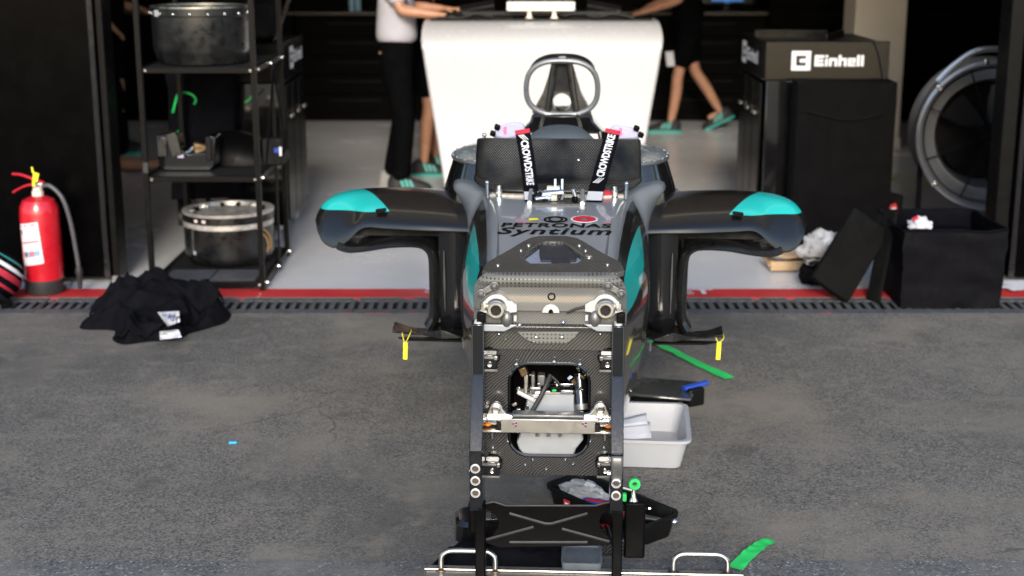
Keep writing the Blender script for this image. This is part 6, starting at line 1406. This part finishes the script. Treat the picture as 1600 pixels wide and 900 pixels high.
# footprint on the ground, in metres about the centre, with a height field of folds
fp_ = [(-.315, -.06), (-.33, .03), (-.29, .12), (-.20, .22), (-.06, .27), (.08, .26), (.22, .27), (.30, .22), (.31, .06), (.25, -.05), (.19, -.13), (.15, -.23), (.03, -.27), (-.06, -.31), (-.13, -.23), (-.16, -.09)]
fpc = crom([(x, y, 0) for x, y in fp_], 6, closed=True)
def jh(x, y, k):
    a = .155 * math.exp(-(((x + .06) / .15) ** 2 + ((y - .17) / .13) ** 2)) + .115 * math.exp(-(((x - .17) / .16) ** 2 + ((y - .15) / .12) ** 2)) + .085 * math.exp(-(((x + .17) / .13) ** 2 + ((y - .03) / .12) ** 2)) + .07 * math.exp(-(((x - .03) / .18) ** 2 + ((y + .13) / .15) ** 2))
    w_ = Vector((x * 7 + 1.5 * noise.noise(Vector((x * 4, y * 4, 1))), y * 7, .5)); f = abs(noise.noise(w_)); f2 = abs(noise.noise(w_ * 2.3 + Vector((4, 2, 1))))
    return a * (1 + .10 * noise.noise(w_ * .6)) + .10 * (.30 - f) + .045 * (.26 - f2) + .018
def jlayer(nme, poly, e, seed, amp, NT=26, roll=.012):
    oc_ = crom([(x, y, 0) for x, y in poly], 8, closed=True); cx = sum(p.x for p in oc_) / len(oc_); cy = sum(p.y for p in oc_) / len(oc_)
    b = MB(); rings = []
    for j in range(NT + 1):
        k = 1 - j / NT; rg_ = []
        for p in oc_:
            x, y = cx + (p.x - cx) * k, cy + (p.y - cy) * k
            if e == 0: z = max(.003, jh(x, y, k) * min(1, (1 - k) * 4.5) ** .55)
            else: z = max(.006, jh(x, y, k)) + e * min(1, .25 + (1 - k) * 7) + amp * abs(noise.noise(Vector((x * 11 + seed, y * 11, seed)))) + amp * .5 * noise.noise(Vector((x * 26, y * 26 + seed, 1)))
            rg_.append((x, y, z))
        rings.append(rg_)
    if e: rings.insert(0, [(x, y, max(.003, z - roll)) for x, y, z in rings[0]])
    b.loft(rings, closed=True, caps=False); return b.build(nme, M['jacket_fabric'], jk, 80)
jlayer('body', fp_, 0, 0, 0, 30)
jlayer('back_panel', [(-.30, .02), (-.24, .13), (-.14, .22), (-.02, .25), (.06, .20), (.05, .12), (-.04, .07), (-.10, -.01), (-.20, -.04)], .020, 3.3, .030)
jlayer('hood', [(.02, .20), (.10, .24), (.22, .25), (.28, .17), (.26, .08), (.15, .05), (.06, .10)], .016, 7.7, .028)
jlayer('sleeve', [(-.125, -.20), (-.06, -.285), (.03, -.25), (.13, -.20), (.18, -.08), (.22, .03), (.14, .05), (.04, -.03), (-.06, -.05), (-.13, -.08)], .020, 1.2, .026)
def jsurf(px, py, e):
    z = .06
    for _ in range(25):
        g_ = G(px, py, z); z = .6 * z + .4 * (max(.008, jh(g_.x - jx, g_.y - 6.2, 1)) + e)
    g_ = G(px, py, z); return (g_.x - jx, g_.y - 6.2, z)
def jpatch(nme, c, m, e, nn=10):
    b = MB(); a_, b_, c_, d_ = [Vector((p[0], p[1], 0)) for p in c]
    def fn(a, t):
        q = a_.lerp(b_, a).lerp(d_.lerp(c_, a), t); return jsurf(q.x, q.y, e)
    b.grid(fn, nn, nn); return b.build(nme, m, jk, 60)
lbl = jpatch('white_label', [(262, 510), (281, 503), (280, 486), (246, 488)], M['paper'], .050)
vs, fs = text_geo('RH', 13, 0, .12)
MB().add([jsurf(270 + p.x * .85 + p.y * .25, 498 - p.y * .85 + p.x * .45, .054) for p in vs], fs).build('label_lettering', M['blue'], lbl, 0, fix=False)
jpatch('white_cuff', [(250, 531), (284, 527), (279, 515), (249, 518)], M['paper'], .030)
